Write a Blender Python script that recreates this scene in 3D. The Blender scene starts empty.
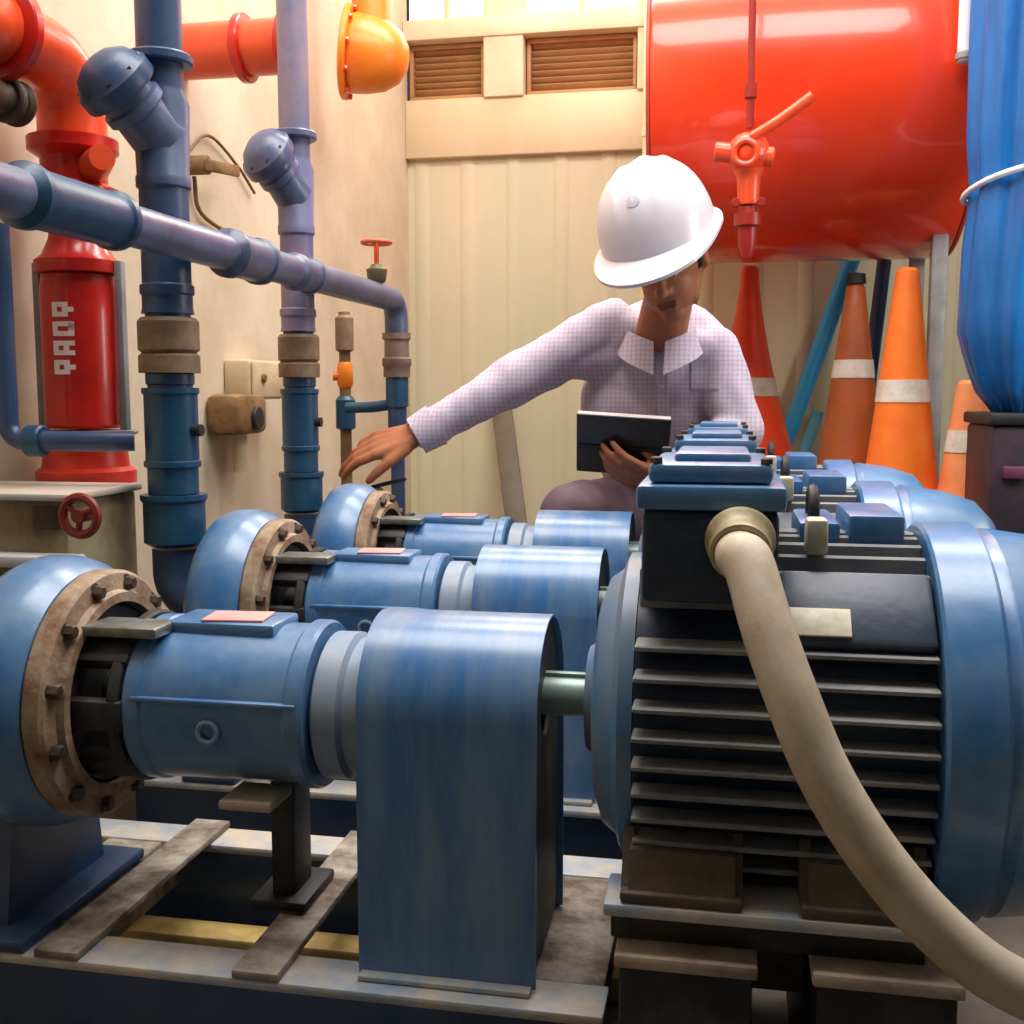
import bpy, bmesh, math, random
from mathutils import Vector, Matrix, noise
random.seed(7)
scene = bpy.context.scene
COL = scene.collection
V = Vector
PI = math.pi

# ------------------------------------------------------------------ camera geometry
CAM = V((0.0, 0.0, 0.75)); FPX = 1100.0
PITCH = math.atan(119 / FPX); YAW = math.atan(213 * math.cos(PITCH) / FPX)
FWD = V((-math.sin(YAW) * math.cos(PITCH), math.cos(YAW) * math.cos(PITCH), -math.sin(PITCH)))
RGT = V((math.cos(YAW), math.sin(YAW), 0)); UPV = RGT.cross(FWD)

def at(px, py, Y=None, X=None):
    """point of the room seen in direction (px, py) that lies on a plane Y = const or X = const"""
    d = FWD * FPX + RGT * (px - 512) - UPV * (py - 512)
    t = Y / d.y if Y is not None else X / d.x
    return CAM + d * t

cd = bpy.data.cameras.new('camera'); cam = bpy.data.objects.new('camera', cd); COL.objects.link(cam)
cam.location = CAM
cam.rotation_euler = Matrix((RGT, UPV, -FWD)).transposed().to_euler()
cd.sensor_width = 36.0; cd.sensor_fit = 'HORIZONTAL'; cd.lens = 36.0 * FPX / 1024.0
cd.clip_start = 0.02; cd.clip_end = 100
scene.camera = cam

# ------------------------------------------------------------------ materials
def lin(c):
    return tuple(((x / 255) / 12.92 if x / 255 <= 0.04045 else ((x / 255 + 0.055) / 1.055) ** 2.4) for x in c)

MATS = {}
def mat(name, rgb, rough=0.5, metal=0.0, wear=None, amount=0.25, scale=9.0, bump=0.0, bscale=60.0, emit=None, estr=0.0, spec=0.5, coat=0.0, stretch=(1, 1, 1)):
    m = bpy.data.materials.new(name); m.use_nodes = True
    nt = m.node_tree; b = nt.nodes['Principled BSDF']
    c = lin(rgb) + (1,)
    b.inputs['Base Color'].default_value = c
    b.inputs['Roughness'].default_value = rough
    b.inputs['Metallic'].default_value = metal
    b.inputs['Specular IOR Level'].default_value = spec
    b.inputs['Coat Weight'].default_value = coat; b.inputs['Coat Roughness'].default_value = 0.22 if coat > 0.4 and rough > 0.3 else 0.05
    tc = nt.nodes.new('ShaderNodeTexCoord')
    mp = nt.nodes.new('ShaderNodeMapping'); mp.inputs['Scale'].default_value = stretch
    nt.links.new(tc.outputs['Object'], mp.inputs['Vector'])
    if wear is not None:
        n1 = nt.nodes.new('ShaderNodeTexNoise'); n1.inputs['Scale'].default_value = scale
        n1.inputs['Detail'].default_value = 7; n1.inputs['Roughness'].default_value = 0.65
        r = nt.nodes.new('ShaderNodeValToRGB')
        r.color_ramp.elements[0].position = 0.62 - amount * 0.55; r.color_ramp.elements[0].color = (0, 0, 0, 1)
        r.color_ramp.elements[1].position = 0.80 - amount * 0.35; r.color_ramp.elements[1].color = (1, 1, 1, 1)
        mx = nt.nodes.new('ShaderNodeMix'); mx.data_type = 'RGBA'
        mx.inputs[6].default_value = c; mx.inputs[7].default_value = lin(wear) + (1,)
        nt.links.new(mp.outputs[0], n1.inputs['Vector']); nt.links.new(n1.outputs['Fac'], r.inputs['Fac'])
        nt.links.new(r.outputs['Color'], mx.inputs[0]); nt.links.new(mx.outputs[2], b.inputs['Base Color'])
    if bump > 0:
        n2 = nt.nodes.new('ShaderNodeTexNoise'); n2.inputs['Scale'].default_value = bscale; n2.inputs['Detail'].default_value = 4
        bp = nt.nodes.new('ShaderNodeBump'); bp.inputs['Strength'].default_value = bump; bp.inputs['Distance'].default_value = 0.01
        nt.links.new(mp.outputs[0], n2.inputs['Vector']); nt.links.new(n2.outputs['Fac'], bp.inputs['Height'])
        nt.links.new(bp.outputs[0], b.inputs['Normal'])
    if emit:
        b.inputs['Emission Color'].default_value = lin(emit) + (1,); b.inputs['Emission Strength'].default_value = estr
    MATS[name] = m
    return m

BLUE = mat('blue_paint', (54, 110, 164), 0.36, wear=(110, 142, 172), amount=0.42, scale=7, bump=0.06, bscale=40, coat=0.45)
BLUEG = mat('blue_guard_paint', (58, 112, 168), 0.34, wear=(108, 138, 170), amount=0.45, scale=5, bump=0.03, bscale=30, stretch=(5, 1, 1), coat=0.45)
NAVY = mat('navy_motor_paint', (26, 42, 66), 0.4, wear=(56, 68, 84), amount=0.3, scale=10, bump=0.05)
NAVYP = mat('navy_pipe_paint', (38, 66, 100), 0.36, wear=(66, 82, 112), amount=0.4, scale=8, bump=0.06, bscale=50)
TEALP = mat('teal_blue_paint', (26, 66, 98), 0.36, wear=(36, 88, 108), amount=0.35, scale=9, bump=0.05)
GREYP = mat('grey_blue_pipe_paint', (96, 106, 134), 0.3, wear=(68, 76, 102), amount=0.42, scale=9, bump=0.06, bscale=50)
RUST = mat('rusty_flange', (168, 146, 120), 0.65, wear=(110, 72, 46), amount=0.42, scale=16, bump=0.2, bscale=90)
DARK = mat('dark_iron', (32, 34, 36), 0.55, wear=(62, 56, 50), amount=0.3, scale=20, bump=0.1)
STEEL = mat('bare_steel', (150, 156, 152), 0.35, metal=0.7, wear=(120, 112, 96), amount=0.35, scale=20)
BOLT = mat('bolt_steel', (92, 84, 74), 0.5, metal=0.5, wear=(70, 48, 32), amount=0.4, scale=40)
RING = mat('blue_grey_cover', (120, 148, 178), 0.4, wear=(150, 160, 168), amount=0.4, scale=14)
SKID = mat('worn_blue_skid', (124, 154, 182), 0.45, wear=(204, 190, 168), amount=0.55, scale=11, bump=0.12, bscale=70)
SKIDB = mat('worn_steel_bracket', (176, 166, 152), 0.6, wear=(86, 68, 52), amount=0.5, scale=18, bump=0.2)
STAND = mat('tan_capped_stand', (176, 160, 142), 0.6, wear=(120, 104, 88), amount=0.4, scale=14)
PINK = mat('pink_tag_paper', (228, 140, 136), 0.7, wear=(236, 170, 160), amount=0.4)
SHIELD = mat('pale_blue_shield_paint', (86, 128, 168), 0.38, wear=(128, 132, 140), amount=0.42, scale=10)
FIN = mat('lit_dusty_fin_paint', (112, 116, 122), 0.45, wear=(150, 148, 142), amount=0.45, scale=14)  # grey carries the light caught by the fin edges, besides dust
FOOTM = mat('brown_dusted_foot', (70, 60, 48), 0.6, wear=(98, 88, 70), amount=0.4, scale=20)
CREAM = mat('cream_plate', (226, 220, 196), 0.5, wear=(190, 180, 150), amount=0.4, scale=30)
COND = mat('beige_conduit_rubber', (196, 182, 160), 0.55, wear=(160, 138, 104), amount=0.33, scale=10, bump=0.05, bscale=80)
BRASS = mat('brass_ring', (176, 164, 130), 0.5, metal=0.15, wear=(130, 112, 76), amount=0.35, scale=30)
BROWN = mat('tan_joint_rubber', (142, 116, 88), 0.6, wear=(96, 72, 52), amount=0.4, scale=14, bump=0.1)
REDP = mat('red_paint', (206, 34, 22), 0.3, wear=(160, 20, 16), amount=0.3, scale=6, coat=0.3)
TANK = mat('red_tank_paint', (244, 66, 30), 0.24, wear=(236, 54, 26), amount=0.3, scale=3, coat=0.5)
ORNG = mat('orange_red_paint', (238, 84, 40), 0.32, wear=(214, 60, 30), amount=0.3, scale=6, coat=0.2)
ORN2 = mat('orange_paint', (244, 138, 40), 0.35, wear=(232, 110, 30), amount=0.3, scale=6)
CONE = mat('cone_orange', (246, 122, 36), 0.42, wear=(236, 104, 36), amount=0.3, scale=8)
CONED = mat('cone_shaded_orange', (178, 84, 30), 0.5, wear=(146, 76, 38), amount=0.4, scale=8)  # cone orange darkened: the shade on this cone is in the colour
CONER = mat('cone_red_orange', (242, 74, 30), 0.42, wear=(232, 60, 26), amount=0.3, scale=8)
CONEP = mat('cone_peach_orange', (240, 150, 96), 0.5, wear=(226, 120, 70), amount=0.4, scale=8)
REFL = mat('reflective_band', (222, 214, 204), 0.4, wear=(200, 184, 164), amount=0.4, scale=20)
BLACKR = mat('black_rubber', (22, 22, 22), 0.6, wear=(44, 42, 40), amount=0.3)
TARP = mat('blue_tarpaulin', (16, 104, 176), 0.36, wear=(20, 84, 152), amount=0.4, scale=6, bump=0.25, bscale=14, stretch=(3, 3, 0.6))
CORD = mat('white_cord', (214, 216, 222), 0.7)
SKYB = mat('sky_blue_pole', (40, 160, 226), 0.35, wear=(60, 166, 214), amount=0.3)
TEALR = mat('pale_teal_pole', (110, 176, 186), 0.4, wear=(70, 150, 170), amount=0.4)
DBLUE = mat('dark_blue_pole', (24, 58, 110), 0.4, wear=(40, 80, 130), amount=0.3)
GREY = mat('grey_steel_paint', (150, 150, 152), 0.45, wear=(120, 118, 116), amount=0.35)
CRATE = mat('black_crate', (26, 24, 32), 0.5, wear=(58, 34, 50), amount=0.35, scale=10)
WALLB = mat('cream_wall_sheet', (216, 206, 174), 0.55, wear=(204, 202, 168), amount=0.45, scale=2.2, bump=0.03, stretch=(2, 1, 0.4))
WALLL = mat('beige_wall_plaster', (214, 200, 174), 0.75, wear=(200, 184, 154), amount=0.45, scale=4, bump=0.1, bscale=30)
BEAM = mat('cream_beam', (238, 222, 190), 0.5, wear=(224, 204, 166), amount=0.3, scale=4)
LOUV = mat('brown_louver', (186, 140, 92), 0.55, wear=(170, 124, 80), amount=0.4, scale=6)
PANE = mat('frosted_pane', (250, 246, 232), 0.5, emit=(255, 246, 226), estr=1.15)
FLOORM = mat('concrete_floor', (104, 94, 82), 0.75, wear=(72, 62, 54), amount=0.5, scale=4, bump=0.15, bscale=30)
YELL = mat('yellow_kerb_paint', (214, 182, 112), 0.6, wear=(150, 120, 70), amount=0.4, scale=12)
CEILM = mat('ceiling_white', (236, 234, 228), 0.8)
WHITE = mat('white_lettering', (244, 226, 216), 0.5)
BOXB = mat('beige_box_plastic', (214, 196, 160), 0.5, wear=(190, 168, 130), amount=0.4)
BRNB = mat('brown_actuator', (140, 108, 66), 0.55, wear=(90, 62, 34), amount=0.4, scale=16)
OLIVE = mat('olive_bronze', (112, 108, 72), 0.45, metal=0.2, wear=(80, 70, 44), amount=0.4)
WIRE = mat('brown_wire', (120, 92, 60), 0.6)
CABM = mat('tan_cabinet', (150, 140, 106), 0.6, wear=(110, 86, 60), amount=0.45, scale=8, bump=0.08)
CABT = mat('pale_cabinet_top', (206, 188, 166), 0.5, wear=(180, 190, 200), amount=0.4, scale=6)
SKIN = mat('skin', (176, 112, 78), 0.5, wear=(164, 96, 66), amount=0.3, scale=14, spec=0.3)
HAIR = mat('black_hair', (20, 16, 14), 0.6)
HELM = mat('white_helmet_shell', (224, 218, 226), 0.3, coat=0.3)
EMBL = mat('grey_emblem', (190, 186, 200), 0.4)
TROU = mat('plum_grey_trousers', (112, 90, 98), 0.8, wear=(92, 72, 80), amount=0.3, bump=0.1)
SHOE = mat('dark_shoe', (40, 32, 30), 0.5)
TABB = mat('dark_tablet_case', (52, 42, 36), 0.45, wear=(64, 52, 44), amount=0.3)
TABE = mat('lit_tablet_edge', (196, 182, 180), 0.35)  # light on the tablet's upper rim, painted as a pale tone
SCRN = mat('tablet_screen', (20, 22, 28), 0.15)
EYEW = mat('eye_white', (210, 200, 190), 0.3)
LIPM = mat('lip', (140, 76, 62), 0.5)
BUTT = mat('shirt_button', (200, 190, 196), 0.4)

# shirt : fine woven check
SHIRT = mat('checked_shirt', (214, 200, 214), 0.8, spec=0.2)
def shirt_nodes(m):
    nt = m.node_tree; b = nt.nodes['Principled BSDF']
    tc = nt.nodes.new('ShaderNodeTexCoord')
    fac = []
    for d in ('X', 'Z'):
        w = nt.nodes.new('ShaderNodeTexWave'); w.wave_type = 'BANDS'; w.bands_direction = d
        w.inputs['Scale'].default_value = 30.0; w.inputs['Distortion'].default_value = 1.2
        w.inputs['Detail'].default_value = 1.0; w.inputs['Detail Scale'].default_value = 1.5
        r = nt.nodes.new('ShaderNodeValToRGB')
        r.color_ramp.elements[0].position = 0.55; r.color_ramp.elements[0].color = (0, 0, 0, 1)
        r.color_ramp.elements[1].position = 0.9; r.color_ramp.elements[1].color = (0.26, 0.26, 0.26, 1)
        nt.links.new(tc.outputs['Object'], w.inputs['Vector']); nt.links.new(w.outputs['Fac'], r.inputs['Fac'])
        fac.append(r)
    ad = nt.nodes.new('ShaderNodeMath'); ad.operation = 'ADD'; ad.use_clamp = True
    nt.links.new(fac[0].outputs['Color'], ad.inputs[0]); nt.links.new(fac[1].outputs['Color'], ad.inputs[1])
    mx = nt.nodes.new('ShaderNodeMix'); mx.data_type = 'RGBA'
    mx.inputs[6].default_value = lin((206, 192, 206)) + (1,); mx.inputs[7].default_value = lin((140, 120, 150)) + (1,)
    nt.links.new(ad.outputs[0], mx.inputs[0]); nt.links.new(mx.outputs[2], b.inputs['Base Color'])
shirt_nodes(SHIRT)

# ------------------------------------------------------------------ mesh builder
def frame(d):
    d = V(d).normalized()
    a = V((0, 0, 1)) if abs(d.z) < 0.95 else V((1, 0, 0))
    u = d.cross(a).normalized(); w = d.cross(u).normalized()
    return d, u, w

class MB:
    def __init__(s): s.bm = bmesh.new()
    def box(s, c, size, rot=None, bev=0.004, seg=2):
        r = bmesh.ops.create_cube(s.bm, size=1.0)
        vs = r['verts']
        M = Matrix.Translation(V(c)) @ (rot.to_4x4() if rot is not None else Matrix.Identity(4)) @ Matrix.Diagonal(V((*size, 1)))
        bmesh.ops.transform(s.bm, matrix=M, verts=vs)
        if bev > 0:
            b = min(bev, min(size) * 0.45)
            es = list({e for v in vs for e in v.link_edges})
            bmesh.ops.bevel(s.bm, geom=es, offset=b, segments=seg, affect='EDGES', profile=0.5)
        return s
    def span(s, a, b, **k):
        a, b = V(a), V(b)
        return s.box((a + b) / 2, (abs(b.x - a.x), abs(b.y - a.y), abs(b.z - a.z)), **k)
    def lathe(s, o, d, prof, seg=48, closed=False):
        """prof: (distance along d, radius); ends are capped unless closed (a ring section)"""
        d, u, w = frame(d); o = V(o); rings = []
        for (t, r) in prof:
            if r <= 1e-6: rings.append([s.bm.verts.new(o + d * t)])
            else: rings.append([s.bm.verts.new(o + d * t + (u * math.cos(2 * PI * k / seg) + w * math.sin(2 * PI * k / seg)) * r) for k in range(seg)])
        n = len(rings)
        def bridge(A, B):
            if len(A) == 1 and len(B) == 1: return
            for k in range(seg):
                k2 = (k + 1) % seg
                if len(A) == 1: f = (A[0], B[k2], B[k])
                elif len(B) == 1: f = (A[k], A[k2], B[0])
                else: f = (A[k], A[k2], B[k2], B[k])
                try: s.bm.faces.new(f)
                except ValueError: pass
        for i in range(n - 1): bridge(rings[i], rings[i + 1])
        if closed: bridge(rings[-1], rings[0])
        else:
            if len(rings[0]) > 1: s.bm.faces.new(list(reversed(rings[0])))
            if len(rings[-1]) > 1: s.bm.faces.new(rings[-1])
        return s
    def cyl(s, a, b, r, r2=None, seg=32, bev=0.0):
        a, b = V(a), V(b); L = (b - a).length; r2 = r if r2 is None else r2
        p = [(0, r - bev), (bev, r), (L - bev, r2), (L, r2 - bev)] if bev > 0 else [(0, r), (L, r2)]
        return s.lathe(a, b - a, p, seg)
    def disc(s, c, d, r, th, seg=40, bev=0.003):
        d = V(d).normalized(); c = V(c)
        return s.cyl(c - d * th / 2, c + d * th / 2, r, seg=seg, bev=bev)
    def ring(s, c, d, ro, ri, th, seg=48, bev=0.003):
        h = th / 2
        return s.lathe(c, d, [(-h, ri), (-h, ro - bev), (-h + bev, ro), (h - bev, ro), (h, ro - bev), (h, ri)], seg, closed=True)
    def torus(s, c, d, R, r, seg=48, seg2=12):
        return s.lathe(c, d, [(r * math.sin(2 * PI * k / seg2), R + r * math.cos(2 * PI * k / seg2)) for k in range(seg2)], seg, closed=True)
    def ball(s, c, r, rot=None, seg=32):
        r3 = (r, r, r) if isinstance(r, (int, float)) else r
        q = bmesh.ops.create_uvsphere(s.bm, u_segments=seg, v_segments=seg // 2, radius=1.0)
        M = Matrix.Translation(V(c)) @ (rot.to_4x4() if rot is not None else Matrix.Identity(4)) @ Matrix.Diagonal(V((*r3, 1)))
        bmesh.ops.transform(s.bm, matrix=M, verts=q['verts']); return s
    def cap(s, a, b, r0, r1, seg=20):
        """tapered capsule"""
        a, b = V(a), V(b); L = (b - a).length; p = []
        for k in range(7):
            t = -PI / 2 + k * PI / 12; p.append((r0 * math.sin(t), max(r0 * math.cos(t), 0)))
        for k in range(7):
            t = k * PI / 12; p.append((L + r1 * math.sin(t), max(r1 * math.cos(t), 0)))
        p[0] = (-r0, 0); p[-1] = (L + r1, 0)
        return s.lathe(a, b - a, p, seg)
    def tube(s, pts, r, seg=20, smooth=True, sub=8, flat=None):
        P = [V(p) for p in pts]
        if smooth and len(P) > 2:
            Q = []
            for i in range(len(P) - 1):
                p0 = P[i - 1] if i else P[0] * 2 - P[1]; p1 = P[i]; p2 = P[i + 1]
                p3 = P[i + 2] if i + 2 < len(P) else P[-1] * 2 - P[-2]
                for k in range(sub):
                    t = k / sub
                    Q.append(0.5 * ((2 * p1) + (p2 - p0) * t + (2 * p0 - 5 * p1 + 4 * p2 - p3) * t * t + (3 * p1 - p0 - 3 * p2 + p3) * t ** 3))
            Q.append(P[-1]); P = Q
        n = len(P); rings = []
        tg = [(P[min(i + 1, n - 1)] - P[max(i - 1, 0)]).normalized() for i in range(n)]
        d, u, w = frame(tg[0])
        for i in range(n):
            if i:
                q = tg[i - 1].rotation_difference(tg[i]); u = q @ u
            u = (u - tg[i] * u.dot(tg[i])).normalized(); w = tg[i].cross(u)
            rr = r(i / (n - 1)) if callable(r) else r
            rings.append([s.bm.verts.new(P[i] + (u * math.cos(2 * PI * k / seg) + w * math.sin(2 * PI * k / seg)) * rr) for k in range(seg)])
        for i in range(n - 1):
            for k in range(seg):
                s.bm.faces.new((rings[i][k], rings[i][(k + 1) % seg], rings[i + 1][(k + 1) % seg], rings[i + 1][k]))
        s.bm.faces.new(list(reversed(rings[0]))); s.bm.faces.new(rings[-1])
        return s
    def prism(s, pts, ext):
        """polygon of 3-D points extruded by vector ext"""
        A = [s.bm.verts.new(V(p)) for p in pts]; B = [s.bm.verts.new(V(p) + V(ext)) for p in pts]; n = len(A)
        s.bm.faces.new(list(reversed(A))); s.bm.faces.new(B)
        for i in range(n): s.bm.faces.new((A[i], A[(i + 1) % n], B[(i + 1) % n], B[i]))
        return s
    def hexnut(s, c, d, r, th):
        d = V(d).normalized()
        return s.lathe(V(c), d, [(0, r), (th * 0.8, r), (th, r * 0.8)], 6)
    def mesh(s, name, m, ang=35):
        bmesh.ops.recalc_face_normals(s.bm, faces=s.bm.faces[:])
        me = bpy.data.meshes.new(name); s.bm.to_mesh(me); s.bm.free()
        me.materials.append(m)
        for p in me.polygons: p.use_smooth = True
        me.set_sharp_from_angle(angle=math.radians(ang))
        return me
    def build(s, name, m, parent=None, ang=35, loc=None):
        o = bpy.data.objects.new(name, s.mesh(name, m, ang)); COL.objects.link(o)
        if parent is not None:
            o.parent = parent
            # shapes under a thing are written in room coordinates unless the thing is flagged local
            if not parent.get('_local') and parent.type == 'EMPTY': o.location = -parent.location
        if loc is not None: o.location = loc
        return o

def props(o, label=None, cat=None, group=None, kind=None):
    for k, v in (('label', label), ('category', cat), ('group', group), ('kind', kind)):
        if v: o[k] = v
    return o
LOCALS = []
def thing(name, label, cat, loc=(0, 0, 0), group=None, local=False):
    o = bpy.data.objects.new(name, None); COL.objects.link(o); o.location = loc; o.empty_display_size = 0.1
    if local: o['_local'] = 1; LOCALS.append(o)
    return props(o, label, cat, group)
def struct(o): return props(o, kind='structure')
def copy_tree(o, parent=None):
    c = o.copy(); COL.objects.link(c); c.parent = parent
    for ch in list(o.children): copy_tree(ch, c)
    return c

# ------------------------------------------------------------------ setting
CEIL = 2.9; XL = -1.245; YB = 4.3; XR = 1.6; YF = -1.2
struct(MB().span((-1.45, YF, -0.12), (XR, YB + 0.2, 0), bev=0).build('floor', FLOORM))
struct(MB().span((-1.45, YF, CEIL), (XR, YB + 0.2, CEIL + 0.1), bev=0).build('ceiling', CEILM))
struct(MB().span((-1.45, YF, 0), (XL, YB, CEIL), bev=0).build('wall_left', WALLL))
struct(MB().span((XR - 0.1, YF, 0), (XR, YB, CEIL), bev=0).build('wall_right', mat('grey_right_wall', (112, 108, 102), 0.8, wear=(96, 92, 88), amount=0.4, scale=4)))
# back wall: sheet with vertical ribs up to the beam, louvers and window above
w = MB().span((XL, YB, 0), (XR - 0.1, YB + 0.1, 1.88), bev=0)
x = -1.19
while x < 1.45:
    w.prism([(x - 0.030, YB, 0.0), (x - 0.016, YB - 0.006, 0.0), (x + 0.016, YB - 0.006, 0.0), (x + 0.030, YB, 0.0)], (0, 0, 1.66)); x += 0.185
struct(w.build('wall_back', WALLB))
bx = MB().span((XL, YB - 0.035, 1.66), (XR - 0.1, YB, 1.88), bev=0.006); struct(bx.build('trim_1', mat('tan_beam', (220, 200, 164), 0.55, wear=(208, 186, 148), amount=0.3, scale=3)))
struct(MB().span((XL, YB - 0.06, 2.095), (XR - 0.1, YB + 0.06, 2.17), bev=0.006).build('trim_2', BEAM))
for i, (a, b) in enumerate(((-0.93, -0.775), (-0.345, -0.27), (0.30, 0.38), (0.9, 0.98))):
    struct(MB().span((a, YB - 0.05, 1.875), (b, YB + 0.06, CEIL), bev=0.006).build('trim_%d' % (3 + i), BEAM))
def louver(xa, xb, label):
    t = thing('louver_panel', label, 'louver', ((xa + xb) / 2, YB + 0.03, 1.885), 'louvers under the high windows')
    f = MB()
    for a, b in (((xa, YB + 0.0, 1.883), (xb, YB + 0.06, 1.90)), ((xa, YB, 2.075), (xb, YB + 0.06, 2.092)), ((xa, YB, 1.9), (xa + 0.015, YB + 0.06, 2.075)), ((xb - 0.015, YB, 1.9), (xb, YB + 0.06, 2.075))):
        f.span(a, b, bev=0.002)
    f.build('frame', LOUV, t)
    for k in range(7):
        MB().box(((xa + xb) / 2, YB + 0.035, 1.914 + k * 0.0245), (xb - xa - 0.032, 0.045, 0.004), rot=Matrix.Rotation(math.radians(-40), 3, 'X'), bev=0.001).build('slat', LOUV, t)
    MB().span((xa + 0.01, YB + 0.062, 1.885), (xb - 0.01, YB + 0.07, 2.09), bev=0).build('backing', LOUV, t)
louver(-1.235, -0.935, 'brown slatted louver panel beside the orange flanged pipe end')
louver(-0.77, -0.35, 'brown slatted louver panel next to the red tank')
def window(n, xa, xb):
    o = struct(MB().span((xa, YB + 0.0, 2.172), (xb, YB + 0.02, 2.19), bev=0.002).span((xa, YB, 2.80), (xb, YB + 0.02, CEIL), bev=0.002).span(((xa + xb) / 2 - 0.01, YB, 2.19), ((xa + xb) / 2 + 0.01, YB + 0.02, 2.8), bev=0.002).build('window_%d' % n, BEAM))
    p = MB().span((xa, YB + 0.022, 2.172), (xb, YB + 0.03, 2.895), bev=0).build('pane', PANE); p.parent = o
window(1, XL + 0.005, -0.932); window(2, -0.773, -0.347); window(3, -0.268, 0.298); window(4, 0.382, 0.898); window(5, 0.982, 1.498)
wr = struct(MB().span((1.482, 2.0, 0.86), (1.4995, 2.7, 0.90), bev=0.003).span((1.482, 2.0, 1.60), (1.4995, 2.7, 1.64), bev=0.003).span((1.482, 1.98, 0.86), (1.4995, 2.02, 1.64), bev=0.003).span((1.482, 2.68, 0.86), (1.4995, 2.72, 1.64), bev=0.003).build('window_6', BEAM))  # added window out of view, dressing for the side fill lamp
wp = MB().span((1.490, 2.02, 0.90), (1.498, 2.68, 1.60), bev=0).build('pane', PANE); wp.parent = wr  # added glowing pane of that unseen window
# plinth along the back right that carries tank, cones and crate
struct(MB().span((-0.28, 3.12, 0), (1.48, 4.26, 0.40), bev=0.012).build('floor_plinth', FLOORM))

# ------------------------------------------------------------------ pump sets (written round the axis of set one)
AX = 0.425; ROWS = (1.15, 1.68, 2.21)
def P(name, label, cat, group): return thing(name, label, cat, (0, ROWS[0], 0), group, local=True)
xa = V((1, 0, 0))

def make_pump():
    AX = 0.402
    t = P('centrifugal_pump', 'nearest blue pump with the large bolted rusty flange ring', 'pump', 'blue pumps in the row')
    c = MB().lathe((0, 0, AX), xa, [(-0.835, 0.0), (-0.835, 0.088), (-0.822, 0.092), (-0.818, 0.128), (-0.802, 0.150), (-0.782, 0.158), (-0.758, 0.158), (-0.738, 0.153), (-0.722, 0.142), (-0.722, 0.0)], 72)
    c.build('casing', BLUE, t)
    f = MB().prism([(-0.815, -0.10, 0.14), (-0.815, 0.10, 0.14), (-0.815, 0.075, 0.33), (-0.815, -0.075, 0.33)], (0.035, 0, 0)).span((-0.83, -0.13, 0.14), (-0.74, 0.13, 0.154))
    f.build('casing_foot', NAVYP, t)
    r = MB().lathe((0, 0, AX), xa, [(-0.722, 0.104), (-0.722, 0.139), (-0.718, 0.143), (-0.700, 0.143), (-0.696, 0.139), (-0.694, 0.120), (-0.686, 0.117), (-0.686, 0.106), (-0.70, 0.104)], 72, closed=True)
    r.build('flange_ring', RUST, t)
    for k in range(12):
        a = 2 * PI * (k + 0.5) / 12; p = V((-0.697, 0.128 * math.cos(a), AX + 0.128 * math.sin(a)))
        MB().disc(p, xa, 0.011, 0.003, 16, 0.0005).hexnut(p, xa, 0.0085, 0.012).build('bolt', BOLT, t)
    ad = MB().disc((-0.704, 0, AX), xa, 0.103, 0.018, 48).cyl((-0.70, 0, AX), (-0.60, 0, AX), 0.030)
    for a in (45, 135, 225, 315, 0, 180):
        a = math.radians(a); q = Matrix.Rotation(a, 3, 'X')
        ad.box(V((-0.670, 0, AX)) + q @ V((0, 0.088, 0)), (0.075, 0.020, 0.034), rot=q, bev=0.004)
    ad.ring((-0.644, 0, AX), xa, 0.098, 0.05, 0.014)
    ad.build('lantern_adapter', DARK, t)
    MB().span((-0.69, -0.075, AX + 0.082), (-0.60, -0.02, AX + 0.094), bev=0.003).build('bracket_arm', STEEL, t)
    b = MB().lathe((0, 0, AX), xa, [(-0.636, 0.0), (-0.636, 0.090), (-0.632, 0.094), (-0.616, 0.094), (-0.612, 0.091), (-0.50, 0.089), (-0.452, 0.089), (-0.447, 0.094), (-0.433, 0.094), (-0.429, 0.091), (-0.429, 0.0)], 64)
    b.box((-0.545, 0, AX + 0.087), (0.13, 0.075, 0.016), bev=0.004)
    b.box((-0.53, -0.086, AX + 0.020), (0.19, 0.014, 0.006), bev=0.002)
    b.build('bearing_housing', BLUE, t)
    MB().torus((-0.535, -0.0905, AX - 0.012), (0, -1, 0), 0.011, 0.003, 24, 8).build('casting_mark', RING, t)
    MB().box((-0.535, -0.006, AX + 0.0965), (0.070, 0.05, 0.003), rot=Matrix.Rotation(0.12, 3, 'Z'), bev=0.001).build('tag', PINK, t)
    MB().lathe((0, 0, AX), xa, [(-0.428, 0.0), (-0.428, 0.072), (-0.422, 0.082), (-0.396, 0.082), (-0.391, 0.076), (-0.372, 0.076), (-0.372, 0.0)], 56).build('end_cover', RING, t)
    MB().cyl((-0.40, 0, AX), (-0.372, 0, AX), 0.021).build('shaft', STEEL, t)
    s = MB().span((-0.535, 0.0, 0.1500), (-0.465, 0.10, 0.162)).span((-0.515, 0.02, 0.16), (-0.485, 0.075, AX - 0.078))
    s.build('support_foot', DARK, t)
    MB().span((-0.525, -0.092, AX - 0.097), (-0.465, -0.03, AX - 0.086), bev=0.003).build('housing_pad', STAND, t)
    return t

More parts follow.
